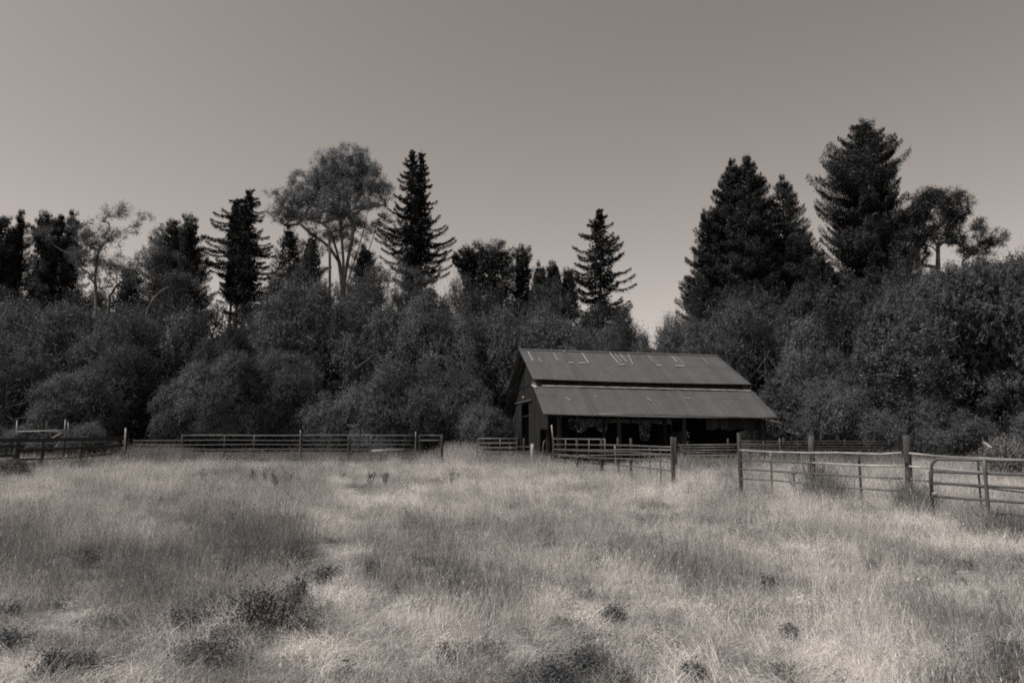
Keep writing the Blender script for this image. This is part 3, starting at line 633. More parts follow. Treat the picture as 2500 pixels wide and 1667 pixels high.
conifer('young_conifer', 'small dark tree in the sky gap right of the crooked limb', 318, 0, [(640,308,328),(665,288,346),(700,278,356),(760,270,362)], 90, 36, 'heavy', dens=.9, spray=.34)
# left cluster (rounded tops)
conifer('redwood', 'dark conifer with rounded top cut by the left edge of the picture', 6, 0, [(519,0,14),(545,-18,28),(600,-30,38),(680,-40,46),(760,-44,50)], 98, 1, 'heavy', dens=1.1)
conifer('redwood', 'slim dark conifer second from the left edge', 53, 0, [(520,46,62),(550,38,68),(600,30,76),(680,26,80),(760,22,84)], 100, 2, 'heavy', dens=1.1)
conifer('redwood', 'dark conifer with round knobbed top, third from the left edge', 111, 0, [(517,103,120),(545,86,130),(590,76,142),(680,70,150),(760,66,156)], 97, 3, 'heavy', dens=1.1)
conifer('redwood', 'small topped dark conifer between two rounder ones in the left cluster', 150, 0, [(523,145,158),(550,132,168),(620,118,180),(700,112,188)], 101, 4, 'heavy', dens=1.0)
conifer('redwood', 'dark conifer at the right end of the left cluster behind the bare crooked limb', 180, 0, [(521,172,190),(545,160,203),(600,150,208),(700,140,215),(760,140,218)], 98, 5, 'heavy', dens=1.1)
conifer('redwood', 'dark twin topped conifer, left half, between crooked tree and open redwood', 422, 0, [(536,412,430),(560,392,444),(600,372,458),(640,352,470),(700,340,480),(760,336,486)], 98, 6, 'heavy', dens=1.1)
conifer('redwood', 'dark conifer with blunt top left of the open layered redwood', 466, 0, [(529,452,480),(550,440,490),(580,432,497),(640,424,508),(700,420,512),(760,416,520)], 96, 7, 'heavy', dens=1.1)
conifer('redwood', 'layered redwood with sharp top and open gaps among its limbs', 610, 0, [(454,606,616),(475,594,634),(493,588,641),(543,570,655),(580,548,660),(603,540,668),(650,530,672),(700,540,676),(740,550,680)], 97, 8, 'frond', dens=.55, trunk_r=.4, step=.7)
conifer('redwood', 'left leader of the open layered redwood, limbs reaching out leftward', 578, 0, [(475,572,590),(514,532,600),(540,518,604),(564,503,606),(589,492,606),(614,490,606),(660,505,600),(700,530,600)], 99, 9, 'frond', dens=.55, step=.7)
conifer('young_conifer', 'small pointed dark conifer under the left limbs of the big round pine', 708, 0, [(548,703,714),(575,690,728),(605,674,742),(650,658,756),(720,652,762)], 95, 10, 'heavy', dens=1.0, spray=.35)
conifer('young_conifer', 'second small pointed conifer tucked below the big round pine', 762, 0, [(566,756,769),(600,740,785),(640,724,800),(700,718,810)], 94, 11, 'heavy', dens=1.0, spray=.35)
conifer('young_conifer', 'small dark cone between the round pine and the tall bare limbed redwood', 893, 0, [(594,886,900),(620,868,914),(650,852,930),(700,846,940)], 93, 12, 'heavy', dens=1.0, spray=.35)
conifer('redwood', 'tall redwood with twin tops and long level limbs right of the round pine', 1008, 0, [(360,1001,1012),(385,996,1018),(425,972,1030),(470,975,1040),(480,960,1045),(510,945,1050),(543,914,1060),(571,907,1060),(600,900,1062),(630,925,1066),(655,950,1070),(700,960,1075)], 96, 13, 'frond', dens=.5, droop=.16, tip=.2, trunk_r=.5, step=.72)
conifer('redwood', 'right hand leader of the twin topped tall redwood', 1030, 0, [(361,1024,1036),(400,1014,1042),(425,1005,1053),(470,1000,1062),(500,995,1074),(530,990,1092),(571,985,1103),(590,985,1109),(620,990,1107),(650,990,1112),(672,1000,1100),(700,1010,1090)], 97, 14, 'frond', dens=.5, droop=.16, tip=.2, trunk_r=.5, step=.72)
conifer('cypress', 'broad flat topped dark tree between the tall redwood and the small cones', 1215, 0, [(596,1205,1228),(606,1165,1250),(622,1150,1265),(640,1132,1275),(680,1150,1285),(740,1170,1290)], 92, 15, 'heavy', dens=.8, tip=.25, droop=.02, spray=.4)
conifer('cypress', 'right shoulder of the broad flat topped dark tree', 1275, 0, [(602,1268,1284),(614,1254,1296),(650,1246,1300),(700,1236,1304),(760,1230,1306)], 93, 16, 'heavy', dens=1.0, spray=.4)
conifer('cypress', 'low left limbs of the dark flat topped tree, spreading leftward', 1150, 0, [(607,1120,1180),(622,1112,1190),(645,1102,1195),(680,1125,1195),(740,1140,1200)], 93.5, 17, 'frond', dens=.9, tip=.3, droop=.0)
for k_, (x, y, lab) in enumerate(((1318,638,'first'),(1352,631,'tallest and middle'),(1387,645,'last'))):
    conifer('young_conifer', lab+' of the three small grey cones left of the lone pointed redwood', x, 0, [(y,x-3,x+3),(y+18,x-15,x+15),(y+45,x-27,x+27),(y+90,x-38,x+38)], 90+k_, 20+k_, 'heavy', 'conifer2', dens=.9, spray=.32)
conifer('redwood', 'lone pointed redwood with evenly layered limbs left of the open gap', 1463, 0, [(501,1458,1468),(515,1454,1476),(536,1436,1492),(557,1424,1500),(575,1412,1512),(596,1404,1527),(625,1394,1534),(657,1392,1541),(679,1396,1546),(711,1400,1551),(745,1410,1550)], 92, 25, 'frond', dens=.55, droop=.14, tip=.17, trunk_r=.4, step=.75)
# right group
conifer('redwood', 'highest stem of the dense dark redwood clump right of the gap', 1823, 0, [(383,1818,1829),(404,1806,1840),(425,1800,1856),(461,1790,1872),(500,1780,1880),(560,1760,1895),(620,1745,1900),(700,1730,1905),(760,1720,1910)], 96, 30, 'heavy', dens=1.15, trunk_r=.6, spray=.5)
conifer('redwood', 'left stem of the dense dark redwood clump, steep straight side', 1787, 0, [(396,1780,1794),(418,1770,1802),(461,1752,1812),(500,1742,1820),(540,1722,1826),(571,1706,1830),(621,1702,1830),(660,1692,1832),(700,1680,1835),(740,1665,1840)], 98, 31, 'heavy', dens=1.1, trunk_r=.6, spray=.5)
conifer('redwood', 'low outer spire on the left flank of the dense dark redwood clump', 1722, 0, [(517,1716,1730),(545,1708,1742),(600,1702,1752),(660,1688,1760),(725,1662,1765),(770,1660,1770)], 95, 32, 'heavy', dens=1.0)
conifer('redwood', 'smooth pointed conifer between the dark clump and the tallest tree', 1909, 0, [(428,1906,1912),(461,1890,1930),(479,1880,1943),(514,1872,1957),(539,1868,1962),(579,1862,1975),(620,1850,1995),(680,1840,2010),(760,1830,2020)], 97, 33, 'heavy', 'conifer2', dens=1.15, trunk_r=.5, spray=.4)
conifer('redwood', 'tallest tree of the picture, dark and ragged with heavy side limbs', 2110, 0, [(302,2100,2122),(315,2082,2140),(328,2060,2150),(354,2050,2158),(376,2036,2180),(400,2030,2188),(420,2018,2204),(443,2030,2196),(455,2008,2190),(470,1988,2186),(488,1998,2186),(502,2036,2180),(520,2012,2195),(546,2022,2214),(560,2056,2225),(594,2022,2235),(640,2030,2240),(700,2040,2240),(760,2050,2240)], 90, 34, 'heavy', dens=1.15, trunk_r=.8, spray=.5, tip=.22)
conifer('conifer_sapling', 'dark low conifer filling the hollow between clump and tallest tree', 2000, 0, [(612,1996,2006),(640,1975,2025),(700,1950,2050),(780,1930,2070)], 92, 35, 'heavy', dens=.9)
conifer('redwood', 'middle stem filling the dense dark redwood clump right of the gap', 1803, 0, [(412,1796,1812),(440,1772,1840),(461,1758,1862),(500,1748,1876),(571,1714,1884),(621,1706,1896),(660,1694,1905),(700,1680,1925),(760,1668,1930)], 101, 37, 'heavy', dens=1.1, trunk_r=.5, spray=.5)
conifer('redwood', 'dark shoulder joining the pointed conifer to the tallest tree', 1955, 0, [(560,1948,1964),(590,1930,1985),(630,1910,2010),(680,1890,2035),(760,1880,2050)], 99, 38, 'heavy', dens=1.0, spray=.45)
conifer('redwood', 'low dark conifer filling in between the two trees at the left edge', 30, 0, [(556,24,36),(590,8,50),(650,-10,66),(740,-20,74)], 103, 39, 'heavy', dens=1.0, spray=.4)
conifer('redwood', 'low dark conifer behind the middle of the left cluster', 132, 0, [(532,126,138),(560,108,156),(610,90,176),(680,80,190),(750,74,196)], 104, 40, 'heavy', dens=1.0, spray=.4)
conifer('redwood', 'dense dark conifer behind the twin topped one left of the layered redwood', 445, 0, [(556,438,452),(580,415,474),(620,390,492),(680,365,510),(740,350,515)], 103, 41, 'heavy', dens=1.0, spray=.4)
conifer('redwood', 'dark stem closing the middle of the layered redwood', 592, 0, [(490,586,598),(520,566,612),(560,556,626),(600,556,632),(650,562,634),(700,566,640)], 102, 42, 'heavy', dens=.9, spray=.4)
# big round pine and the other branching trees
def branching(name, label, cat, base, stems, clumps, Y, seed, m, bark, tuft, per, leaf, r_tip, step=1.2, dens=None, up=.5, lw=.25, yd=.55):
    """clumps: (px,py,rx px,ry px,number of twig ends); twig ends scatter in depth too."""
    r = np.random.RandomState(seed); k = Y/F; org = at(base[0], 1000, Y)*[1,1,0]; T = thing(name, label, cat, org)
    tg = []
    for cx, cy, rx, ry, n in clumps:
        nc_ = max(3, n//5); u = dirs(nc_, r)*r.uniform(.15,1,(nc_,1))**.4; c = at(cx, cy, Y); cc = c+u*np.array([rx*k, max(rx*k*yd,.6), ry*k])
        w_ = np.repeat(cc, 5, 0)[:max(n,5)]; tg.append(w_+r.randn(len(w_),3)*[.75*tuft,.75*tuft,.5*tuft]+u.repeat(5,0)[:len(w_)]*tuft*.6)
    tg = np.concatenate(tg); stems = stems if isinstance(stems[0], list) else [stems]; sp = []
    for ci, ch in enumerate(stems):
        dy = 0 if ci == 0 else r.uniform(-1,1)*3
        c = [np.array(at(x,y,Y+(dy*i/len(ch)))) if y < 1065 else np.array([at(x,1000,Y)[0],Y,-.3]) for i,(x,y) in enumerate(ch)]
        c = [2*c[0]-c[1]]+c+[2*c[-1]-c[-2]]; o_ = []
        for i in range(1, len(c)-2):
            for f in np.linspace(0,1,5)[:-1]:
                a,b_,d_,e_ = c[i-1:i+3]; o_.append(.5*((2*b_)+(-a+d_)*f+(2*a-5*b_+4*d_-e_)*f*f+(-a+3*b_-3*d_+e_)*f**3))
        sp.append(o_+[c[-2]])
    mb = skeleton(sp[0][0], tg, r, r_tip, step, seedpts=sp, up=up)
    part('trunk', mb.mesh('trunk', True, org), M[bark], T)
    u = dirs(len(tg)*per, r); p = np.repeat(tg,per,0)+u*tuft*r.uniform(.2,1,(len(u),1))
    Q = leafquads(p, norm(u*.4+r.randn(len(u),3)*.5+[0,0,.6]), leaf, leaf*lw, r, u+[0,0,.5])
    part('crown', qmesh('crown', Q-org), M[m], T); return T
branching('pine', 'big feathery round topped pine with bare forking stems', 'tree', (837,657), [[(835,1070),(836,800),(837,720)],[(837,720),(838,640),(834,570),(840,500),(845,430)],[(837,720),(846,650),(858,590),(868,520)],[(837,720),(856,665),(880,590),(897,520),(905,480)],
           [(837,720),(828,640),(815,590),(795,530),(775,480)],[(828,640),(800,600),(760,570),(720,535)],[(834,570),(822,500),(800,440)],[(837,720),(868,670),(895,625),(915,565)]],
          [(848,405,58,46,330),(800,425,50,42,200),(890,432,44,50,200),(750,460,54,40,200),(702,497,36,36,110),(845,490,78,50,300),(905,455,34,46,90),(780,505,64,40,170),(930,480,30,26,34),(905,535,40,16,34),(740,525,40,22,50),(820,550,60,26,90),(875,560,34,22,44),(790,580,40,24,36),(850,590,34,20,24),(700,520,36,24,30)], 95, 41, 'pine','bark_pale', .58, 46, .40, .0095, 1.6, lw=.15)
branching('pine', 'slim pale stem left of the forked trunk under the round pine crown', 'tree', (805,657), [(803,1070),(804,800),(805,640),(803,560)],
          [(775,500,50,30,60),(820,470,34,34,60)], 94, 42, 'pine','bark_pale', .75, 50, .4, .016, 1.6, lw=.16)
branching('umbrella_pine', 'open crowned pine right of the tallest tree', 'tree', (2290,640), [[(2291,1070),(2291,700),(2290,600),(2288,545)],[(2290,600),(2262,565),(2235,560)],[(2290,600),(2310,560),(2340,525)],[(2291,620),(2270,600),(2225,600)],[(2290,600),(2330,575),(2352,562)]],
          [(2288,488,36,24,110),(2335,505,34,30,90),(2256,515,34,36,90),(2352,562,40,22,60),(2222,560,46,46,130),(2300,530,50,26,80),(2320,575,26,14,30),(2290,568,32,14,40),(2210,615,44,30,80)], 85, 43, 'conifer2','bark', .62, 60, .30, .011, 1.4, lw=.22)
branching('umbrella_pine', 'small low umbrella pine at the right of the skyline', 'tree', (2350,640), [(2345,1070),(2350,640),(2375,612)],
          [(2420,578,28,20,50),(2385,596,30,18,40),(2352,616,24,12,30)], 84, 44, 'conifer2','bark', .55, 60, .28, .011, 1.2, lw=.22)
branching('crooked_tree', 'thin leaved tree with one crooked limb reaching right over the skyline', 'tree', (234,714), [(232,1070),(234,760),(232,680),(238,625),(252,598),(279,575),(307,559),(330,552)],
          [(262,520,20,12,22),(300,515,18,12,22),(345,545,12,12,14),(245,575,30,24,70),(285,585,16,8,14),(330,560,12,10,8),(218,610,40,44,130),(252,655,28,40,70),(205,560,26,20,30),(120,560,30,14,16)], 72, 45, 'willow_b','bark_pale', .5, 34, .16, .0085, .9, lw=.5, up=.2)
branching('bare_limbed_tree', 'sparse tree with arched bare limbs rising from the willows left of centre', 'tree', (264,746), [(266,1070),(265,760),(274,715),(288,695),(305,686),(330,684)],
          [(292,660,22,16,26),(330,665,20,16,24),(275,630,12,10,10),(345,690,22,10,20),(390,620,34,30,60),(430,680,34,20,40),(375,650,30,26,40)], 70, 46, 'willow_b','bark', .5, 34, .16, .0085, .9, lw=.5, up=.2)
branching('bare_limbed_tree', 'low tree with a long pale curved limb leaning right in front of the twin conifer', 'tree', (361,764), [(352,1070),(355,800),(366,745),(379,725),(395,710),(414,700)],
          [(420,690,30,14,30),(460,690,30,14,30),(385,600,20,30,30),(345,640,22,22,20)], 69, 47, 'willow_b','bark_pale', .5, 34, .16, .0085, .9, lw=.5, up=.2)
branching('twiggy_willow', 'twiggy half bare willow top in front of the tall twin topped redwood', 'tree', (988,744), [(990,1070),(990,800),(988,742),(978,700),(968,676)],
          [(950,668,40,22,60),(1010,680,34,22,60),(900,690,40,20,50),(1030,720,30,20,30),(935,720,40,24,50)], 74, 48, 'willow','bark_pale', .55, 34, .16, .008, 1.0, lw=.5, up=.2)
branching('dead_topped_willow', 'willow with bare pale twigs at its top, right of the barn roof', 'tree', (1872,860), [(1868,1070),(1866,860),(1862,800),(1860,740)],
          [(1850,760,30,20,26),(1885,790,26,24,26),(1835,790,26,20,20)], 63, 49, 'willow','bark', .4, 26, .15, .0035, .9, lw=.5, up=.2)
# ------------------------------------------------------------------ broadleaf masses: (px, top, half width px, depth)
GW = 'willows along the edge of the field'
for n_, (px, top, hw, Y, v, m, lab) in enumerate([
    (-40,725,120,66,0,'willow','grey willow cut by the left edge below the rounded conifers'),
    (100,748,110,68,1,'willow','grey willow below the knobbed conifer near the left edge'),
    (235,745,105,66,2,'willow','grey willow below the crooked limb'),
    (330,755,100,64,3,'willow','grey willow right of the arched bare limb'),
    (445,755,105,67,4,'willow','low domed willow below the blunt dark conifer'),
    (560,800,80,62,0,'oak','darker round tree in the dip below the open layered redwood'),
    (655,705,110,72,1,'willow','willow rising right of the dip below the layered redwood'),
    (770,688,120,74,2,'willow','broad willow directly below the forked stems of the round pine'),
    (890,690,100,76,3,'willow','willow below the gap between pine and tall redwood'),
    (960,745,110,66,4,'willow','willow in front of the twiggy willow top'),
    (1090,728,100,65,0,'willow_b','palest willow dome left of the barn ridge'),
    (1020,690,70,80,1,'oak','small dark round tree below the tall redwood'),
    (1130,690,90,84,3,'oak','dark round tree below the flat topped tree'),
    (1235,755,100,66,2,'willow','willow directly behind the left end of the barn ridge'),
    (1340,765,110,68,3,'willow','willow behind the left half of the barn ridge'),
    (1450,795,90,70,4,'willow','willow behind the middle of the barn ridge'),
    (1555,738,60,88,1,'oak','dark dome right below the lone pointed redwood'),
    (1530,800,90,66,0,'willow','willow behind the barn ridge left of the gap'),
    (1640,802,95,67,2,'willow','low willow behind the barn ridge under the open gap'),
    (1660,765,60,86,3,'oak','dark dome at the foot of the dense redwood clump'),
    (1730,770,95,66,1,'willow','willow behind the right end of the barn ridge'),
    (1810,740,95,65,3,'willow','highest willow dome right of the barn ridge'),
    (1925,765,95,64,4,'willow','willow dome right of the dead topped one'),
    (1960,690,110,84,0,'oak','dark tree below the smooth pointed conifer'),
    (2080,690,100,82,2,'oak','dark tree below the tallest tree'),
    (1990,850,90,58,2,'willow','lower willow right of the lower barn roof'),
    ]):
    tree('willow' if m != 'oak' else 'oak', lab, 'tree', px, top, hw, Y, 'W%d' % v, m, GW if m != 'oak' else 'dark round trees among the conifers')
# second rank that closes the wood behind
for n_, (px, top, hw, Y, v, lab) in enumerate([
    (20,690,110,84,1,'dark round tree behind the first two willows on the left'),
    (190,700,120,86,2,'dark round tree behind the crooked tree'),
    (400,710,110,85,3,'dark round tree behind the arched bare limbs'),
    (515,765,80,79,1,'dark round tree closing the dip between the blunt conifer and the layered redwood'),
    (560,740,110,88,4,'dark round tree seen through the foot of the layered redwood'),
    (720,670,110,88,0,'dark round tree under the small pointed conifers'),
    (860,672,90,87,1,'dark round tree behind the foot of the forked pine'),
    (1060,690,90,88,4,'dark round tree behind the foot of the tall redwood'),
    (1220,700,110,86,2,'dark round tree under the broad flat topped tree'),
    (1350,700,100,84,3,'dark round tree under the three grey cones'),
    (1470,745,90,86,0,'dark round tree at the foot of the lone pointed redwood'),
    (1780,700,110,88,4,'dark round tree at the foot of the redwood clump'),
    (1900,700,110,86,1,'dark round tree under the pointed conifer'),
    (2200,640,120,80,3,'dark round tree below the open crowned pine'),
    (2480,608,110,90,2,'dark flat topped wood edge at the right end of the skyline'),
    ]):
    tree('oak', lab, 'tree', px, top, hw, Y, 'W%d' % v, 'oak', 'dark round trees among the conifers')
# big right-hand trees
tree('bigleaf_tree', 'huge domed leafy tree filling the right side', 'tree', 2350, 628, 235, 56, 'B0', 'maple', depth=.8)
tree('bigleaf_tree', 'broad leafy tree in front of the huge dome, left of the thick post', 'tree', 2190, 700, 150, 58, 'B0', 'maple', depth=.8)
tree('bigleaf_tree', 'leafy tree cut by the right edge below the skyline pines', 'tree', 2560, 650, 170, 60, 'B0', 'maple', depth=.8)
branching('maple_trunk_tree', 'shaded tree whose dark trunk shows above the thick fence post', 'tree', (2211,1064), [(2212,1070),(2212,1040),(2211,980),(2210,930)],
          [(2230,860,90,60,70),(2180,900,60,50,50),(2290,930,60,50,40)], 50, 50, 'maple','bark', .6, 50, .24, .03, 1.2, lw=.5)
tree('bigleaf_tree', 'leafy tree filling the slope of the big dome under the open crowned pine', 'tree', 2250, 676, 130, 61, 'B0', 'maple', depth=.8)
tree('bigleaf_tree', 'leafy tree closing the skyline below the small umbrella pine', 'tree', 2440, 634, 150, 63, 'B0', 'maple', depth=.8)
# lower bushes
GB = 'bushes at the foot of the willows'
for n_, (px, top, hw, Y, v, m, lab) in enumerate([
    (60,860,90,58,'W1','oak','mid height bush near the left edge above the pipe frame'),
    (195,905,85,54,'W2','willow','rounded bush above the right end of the plank fence'),
    (330,850,90,58,'W3','oak','tall bush behind the start of the pipe fence'),
    (430,930,60,55,'W4','bush','dark low bush behind the first pipe rails'),
    (560,860,100,56,'W0','willow','broad bush behind the left third of the pipe fence'),
    (690,850,90,58,'W1','willow','tall bush left of the pale low bush'),
    (790,960,70,55,'S0','bush','low spreading bush left part of the pale clump behind the pipe fence'),
    (880,938,72,55,'S1','willow_b','pale leafy bush behind the middle of the pipe fence'),
    (1000,880,90,54,'W2','willow','tall bush behind the small square gate'),
    (945,1010,55,53,'S2','willow_b','low pale bush hanging over the pipe fence by the small gate'),
    (1045,985,50,54,'S0','bush','low bush directly behind the small square gate'),
    (1120,905,85,54,'W3','willow','tall bush between the small gate and the barn'),
    (1180,990,60,50,'S1','bush','low bush at the left foot of the barn'),
    (1930,920,90,50,'W4','willow','bush right of the broken downpipe'),
    (2030,930,80,47,'S0','willow','rounded bush behind the post with vines'),
    (2120,1000,70,46,'S1','bush','low bush left of the thick fence post'),
    (2250,965,80,50,'S2','maple','leafy bush just right of the thick fence post'),
    (2340,1005,80,47,'S0','bush','dark bush behind the near gate'),
    (2560,1000,90,46,'S1','bush','bush at the right edge behind the pale brush'),
    (14,1121,52,29.5,'S2','bush','low dark bramble at the left edge in front of the plank fence'),
    (110,1032,75,52,'S1','willow_b','broad leaved bush behind the pipe frame'),
    (215,1036,60,49,'S2','willow_b','pale leafy bush right of the pipe frame'),
    (10,1045,50,50,'S0','bush','low bush at the left edge behind the planks'),
    ]):
    tree('bush' if v[0] == 'S' else 'willow_bush', lab, 'bush', px, top, hw, Y, v, m, GB)
# bushes seen through the open barn
for px, top, hw, Y, v, lab in ((1500,960,70,60,'W1','bush seen through the open middle of the barn'),(1610,960,60,61,'W2','bush seen through the barn right of the middle'),(1740,960,60,62,'W3','bush seen through the right bay of the barn'),(1850,960,60,60,'W0','bush behind the right corner of the barn')):
    tree('willow_bush', lab, 'bush', px, top, hw, Y, v, 'oak', GB)
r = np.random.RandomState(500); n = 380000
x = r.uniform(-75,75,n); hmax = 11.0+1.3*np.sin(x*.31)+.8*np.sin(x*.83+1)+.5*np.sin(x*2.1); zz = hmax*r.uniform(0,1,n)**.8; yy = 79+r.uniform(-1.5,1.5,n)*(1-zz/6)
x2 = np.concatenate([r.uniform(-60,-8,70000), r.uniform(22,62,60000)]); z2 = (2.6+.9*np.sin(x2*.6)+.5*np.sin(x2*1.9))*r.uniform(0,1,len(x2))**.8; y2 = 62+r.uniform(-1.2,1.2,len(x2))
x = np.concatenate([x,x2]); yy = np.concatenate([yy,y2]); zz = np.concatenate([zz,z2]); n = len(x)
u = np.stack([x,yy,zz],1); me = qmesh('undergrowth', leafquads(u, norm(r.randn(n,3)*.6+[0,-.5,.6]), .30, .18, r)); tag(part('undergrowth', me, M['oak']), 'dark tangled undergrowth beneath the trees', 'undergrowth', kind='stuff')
# pale dead brush by the right edge
def brush(name, label, px, py, hw, Y, seed, n=60, m='stick', leaves=True, hh=None):
    r = np.random.RandomState(seed); k = Y/F; org = at(px, 1065, Y)*[1,1,0]; T = thing(name, label, 'brush', org); ht = at(px,py,Y)[2] if hh is None else hh
    mb = MB(); w = hw*k
    for i in range(n):
        a = np.array([r.uniform(-w,w)*.6, r.uniform(-w,w)*.5, 0]); d = np.array([r.uniform(-1,1)*w*.7, r.uniform(-.5,.5)*w, r.uniform(.35,1)*ht])
        mb.tube([a, a+d*.5+[0,0,.1*ht], a+d], [.02,.014,.006], 4, cap=False)
    part('twigs', mb.mesh('twigs'), M[m], T)
    if leaves:
        nl = n*60; u = r.randn(nl,3)*[.42*w,.3*w,.22*ht]+[0,0,.45*ht]; u[:,2] = np.abs(u[:,2])
        part('leaves', qmesh('leaves', leafquads(u, norm(r.randn(nl,3)+[0,0,.6]), .09, .05, r)), M['brush'], T)
    return T
brush('brush_pile', 'pale tangled brush beyond the near gate', 2445, 1062, 55, 30, 61, 110)
mb = MB(); a = at(2402,1080,29); b = at(2420,1092,28); mb.tube([a,b],[.05,.035],6); c = (b[0],b[1],0)
o = part('dead_branch', mb.mesh('branch', True, c), M['bare']); o.location = c; tag(o, 'short pale dead branch poking out of the pale brush', 'branch')
brush('vine_tangle', 'dry vines climbing the leaning post of the pasture fence', 1985, 1100, 34, 19.3, 62, 46, 'stick', False, 1.25)
brush('vine_tangle', 'dry stalks and leaves at the foot of the thick fence post', 2210, 1175, 26, 17.0, 63, 30, 'stick', True, .55)
brush('stick_pile', 'sticks leaning beside the big corral post in front of the barn', 1672, 1100, 22, 33, 64, 12, 'stick', False, .95)
brush('stick_pile', 'crossed sticks leaning on the slim post under the barn', 1772, 1090, 18, 33.5, 65, 10, 'stick', False, .95)
brush('dry_weed', 'dry weed stalks around the foot of the post by the near gate', 2412, 1230, 22, 14.3, 66, 30, 'stick', False, .5)
# ------------------------------------------------------------------ weeds standing in the grass
def weed(name, label, px, py, Y, h, w, seed, leafy=True, mm='weed'):
    r = np.random.RandomState(seed); org = at(px, py, Y)*[1,1,0]; org[2] = float(gz(org[0], org[1])); T = thing(name, label, 'weed', org)
    mb = MB(); n = 7 if leafy else 5; P_ = []
    for i in range(n):
        a = np.array([r.uniform(-w,w)*.3, r.uniform(-w,w)*.3, -.02]); b = a+np.array([r.uniform(-w,w)*.8, r.uniform(-w,w)*.6, h*r.uniform(.6,1)])
        mb.tube([a,(a+b)/2+[0,0,.06*h],b], [.008,.006,.003], 4, cap=False)
        for j in range(5 if not leafy else 3):
            f = r.uniform(.3,.95); c = a+(b-a)*f; e = c+np.array([r.uniform(-1,1)*w*.4, r.uniform(-1,1)*w*.3, h*r.uniform(.05,.25)]); mb.tube([c,e],[.005,.002],3,cap=False); P_.append(e)
    part('stems', mb.mesh('stems'), M['wood_dark'], T)
    if leafy:
        k = 1500; u = r.randn(k,3)*[.6*w,.6*w,h*.26]+[0,0,h*.36]; u[:,2] = np.abs(u[:,2])+.02
        part('leaves', qmesh('leaves', leafquads(u, norm(r.randn(k,3)+[0,0,.8]), .026, .012, r)), M[mm], T)
    else:
        P_ = np.repeat(np.array(P_),6,0); u = P_+r.randn(len(P_),3)*.02
        part('seed_heads', qmesh('seed_heads', leafquads(u, dirs(len(u),r), .045, .02, r)), M['wood_dark'], T)
for i, (px, py, h, w, lab) in enumerate([(612,1512,.42,.30,'darkest leafy weed clump left of centre foreground'),(668,1508,.36,.26,'dark leafy weed touching the darkest clump on its right'),(725,1440,.35,.16,'dark weed just up and right of the darkest clump'),
        (450,1508,.25,.2,'low dark weed left of the darkest clump'),(515,1600,.28,.26,'dark weed near the bottom left, below the darkest clump'),(138,1632,.22,.16,'small dark tuft near the bottom left corner'),(205,1632,.18,.12,'tiny dark tuft right of the bottom left tuft'),
        (12,1340,.45,.30,'dark leafy weed cut by the left edge'),(12,1480,.25,.2,'low dark weed at the left edge'),(10,1558,.22,.2,'low dark weed at the left edge near the bottom'),(215,1370,.3,.22,'dark weed in the left grass below a curved stalk'),(560,1372,.3,.2,'dark weed on the left between two pale patches'),(790,1395,.32,.18,'dark weed at the edge of the pale trodden strip'),(915,1395,.28,.16,'dark spiky weed right of the pale trodden strip'),
        (1500,1495,.2,.16,'low dark weed in the pale centre grass'),(1925,1515,.16,.1,'small dark weed in the pale grass right of centre'),(1690,1615,.14,.12,'small dark tussock low in the foreground right of centre'),(1720,1375,.2,.16,'dark weed in the mid grass right of centre'),(1350,1610,.24,.3,'dark weed patch at the bottom centre'),(1440,1590,.22,.26,'dark weed patch right of the bottom centre one'),(2470,1600,.28,.22,'dark weed in the bottom right corner')]):
    weed('leafy_weed', lab, px, py, dgrass(py, .05), h*(1.1 if i < 3 else .8), w*(1.1 if i < 2 else .75 if i < 14 else .55), 200+i, True, 'conifer2' if i < 2 else 'weed')
for i, (px, py, h, lab) in enumerate([(620,1172,.75,'dry branching stalk leftmost in the row before the pipe fence'),(645,1170,.6,'thin dry stalk second in the row before the pipe fence'),(672,1182,.7,'dry stalk third in the row before the pipe fence'),(705,1176,.6,'dry stalk fourth in the row before the pipe fence'),
        (905,1178,.7,'dark dry stalk below the right part of the pipe fence'),(938,1176,.65,'dark dry stalk right of another below the pipe fence'),(1105,1172,.6,'dark dry stalk in the grass below the small gate'),(495,1166,.6,'thin dry stalk far left of the row of stalks'),(1940,1190,.9,'dry stalk left of the vine covered post'),(2010,1205,.8,'dry leafless weed right of the vine covered post'),(2040,1212,.5,'short leafless weed right of the vine covered post')]):
    weed('dry_stalk', lab, px, py, dgrass(py, .2), h, .22, 300+i, False)
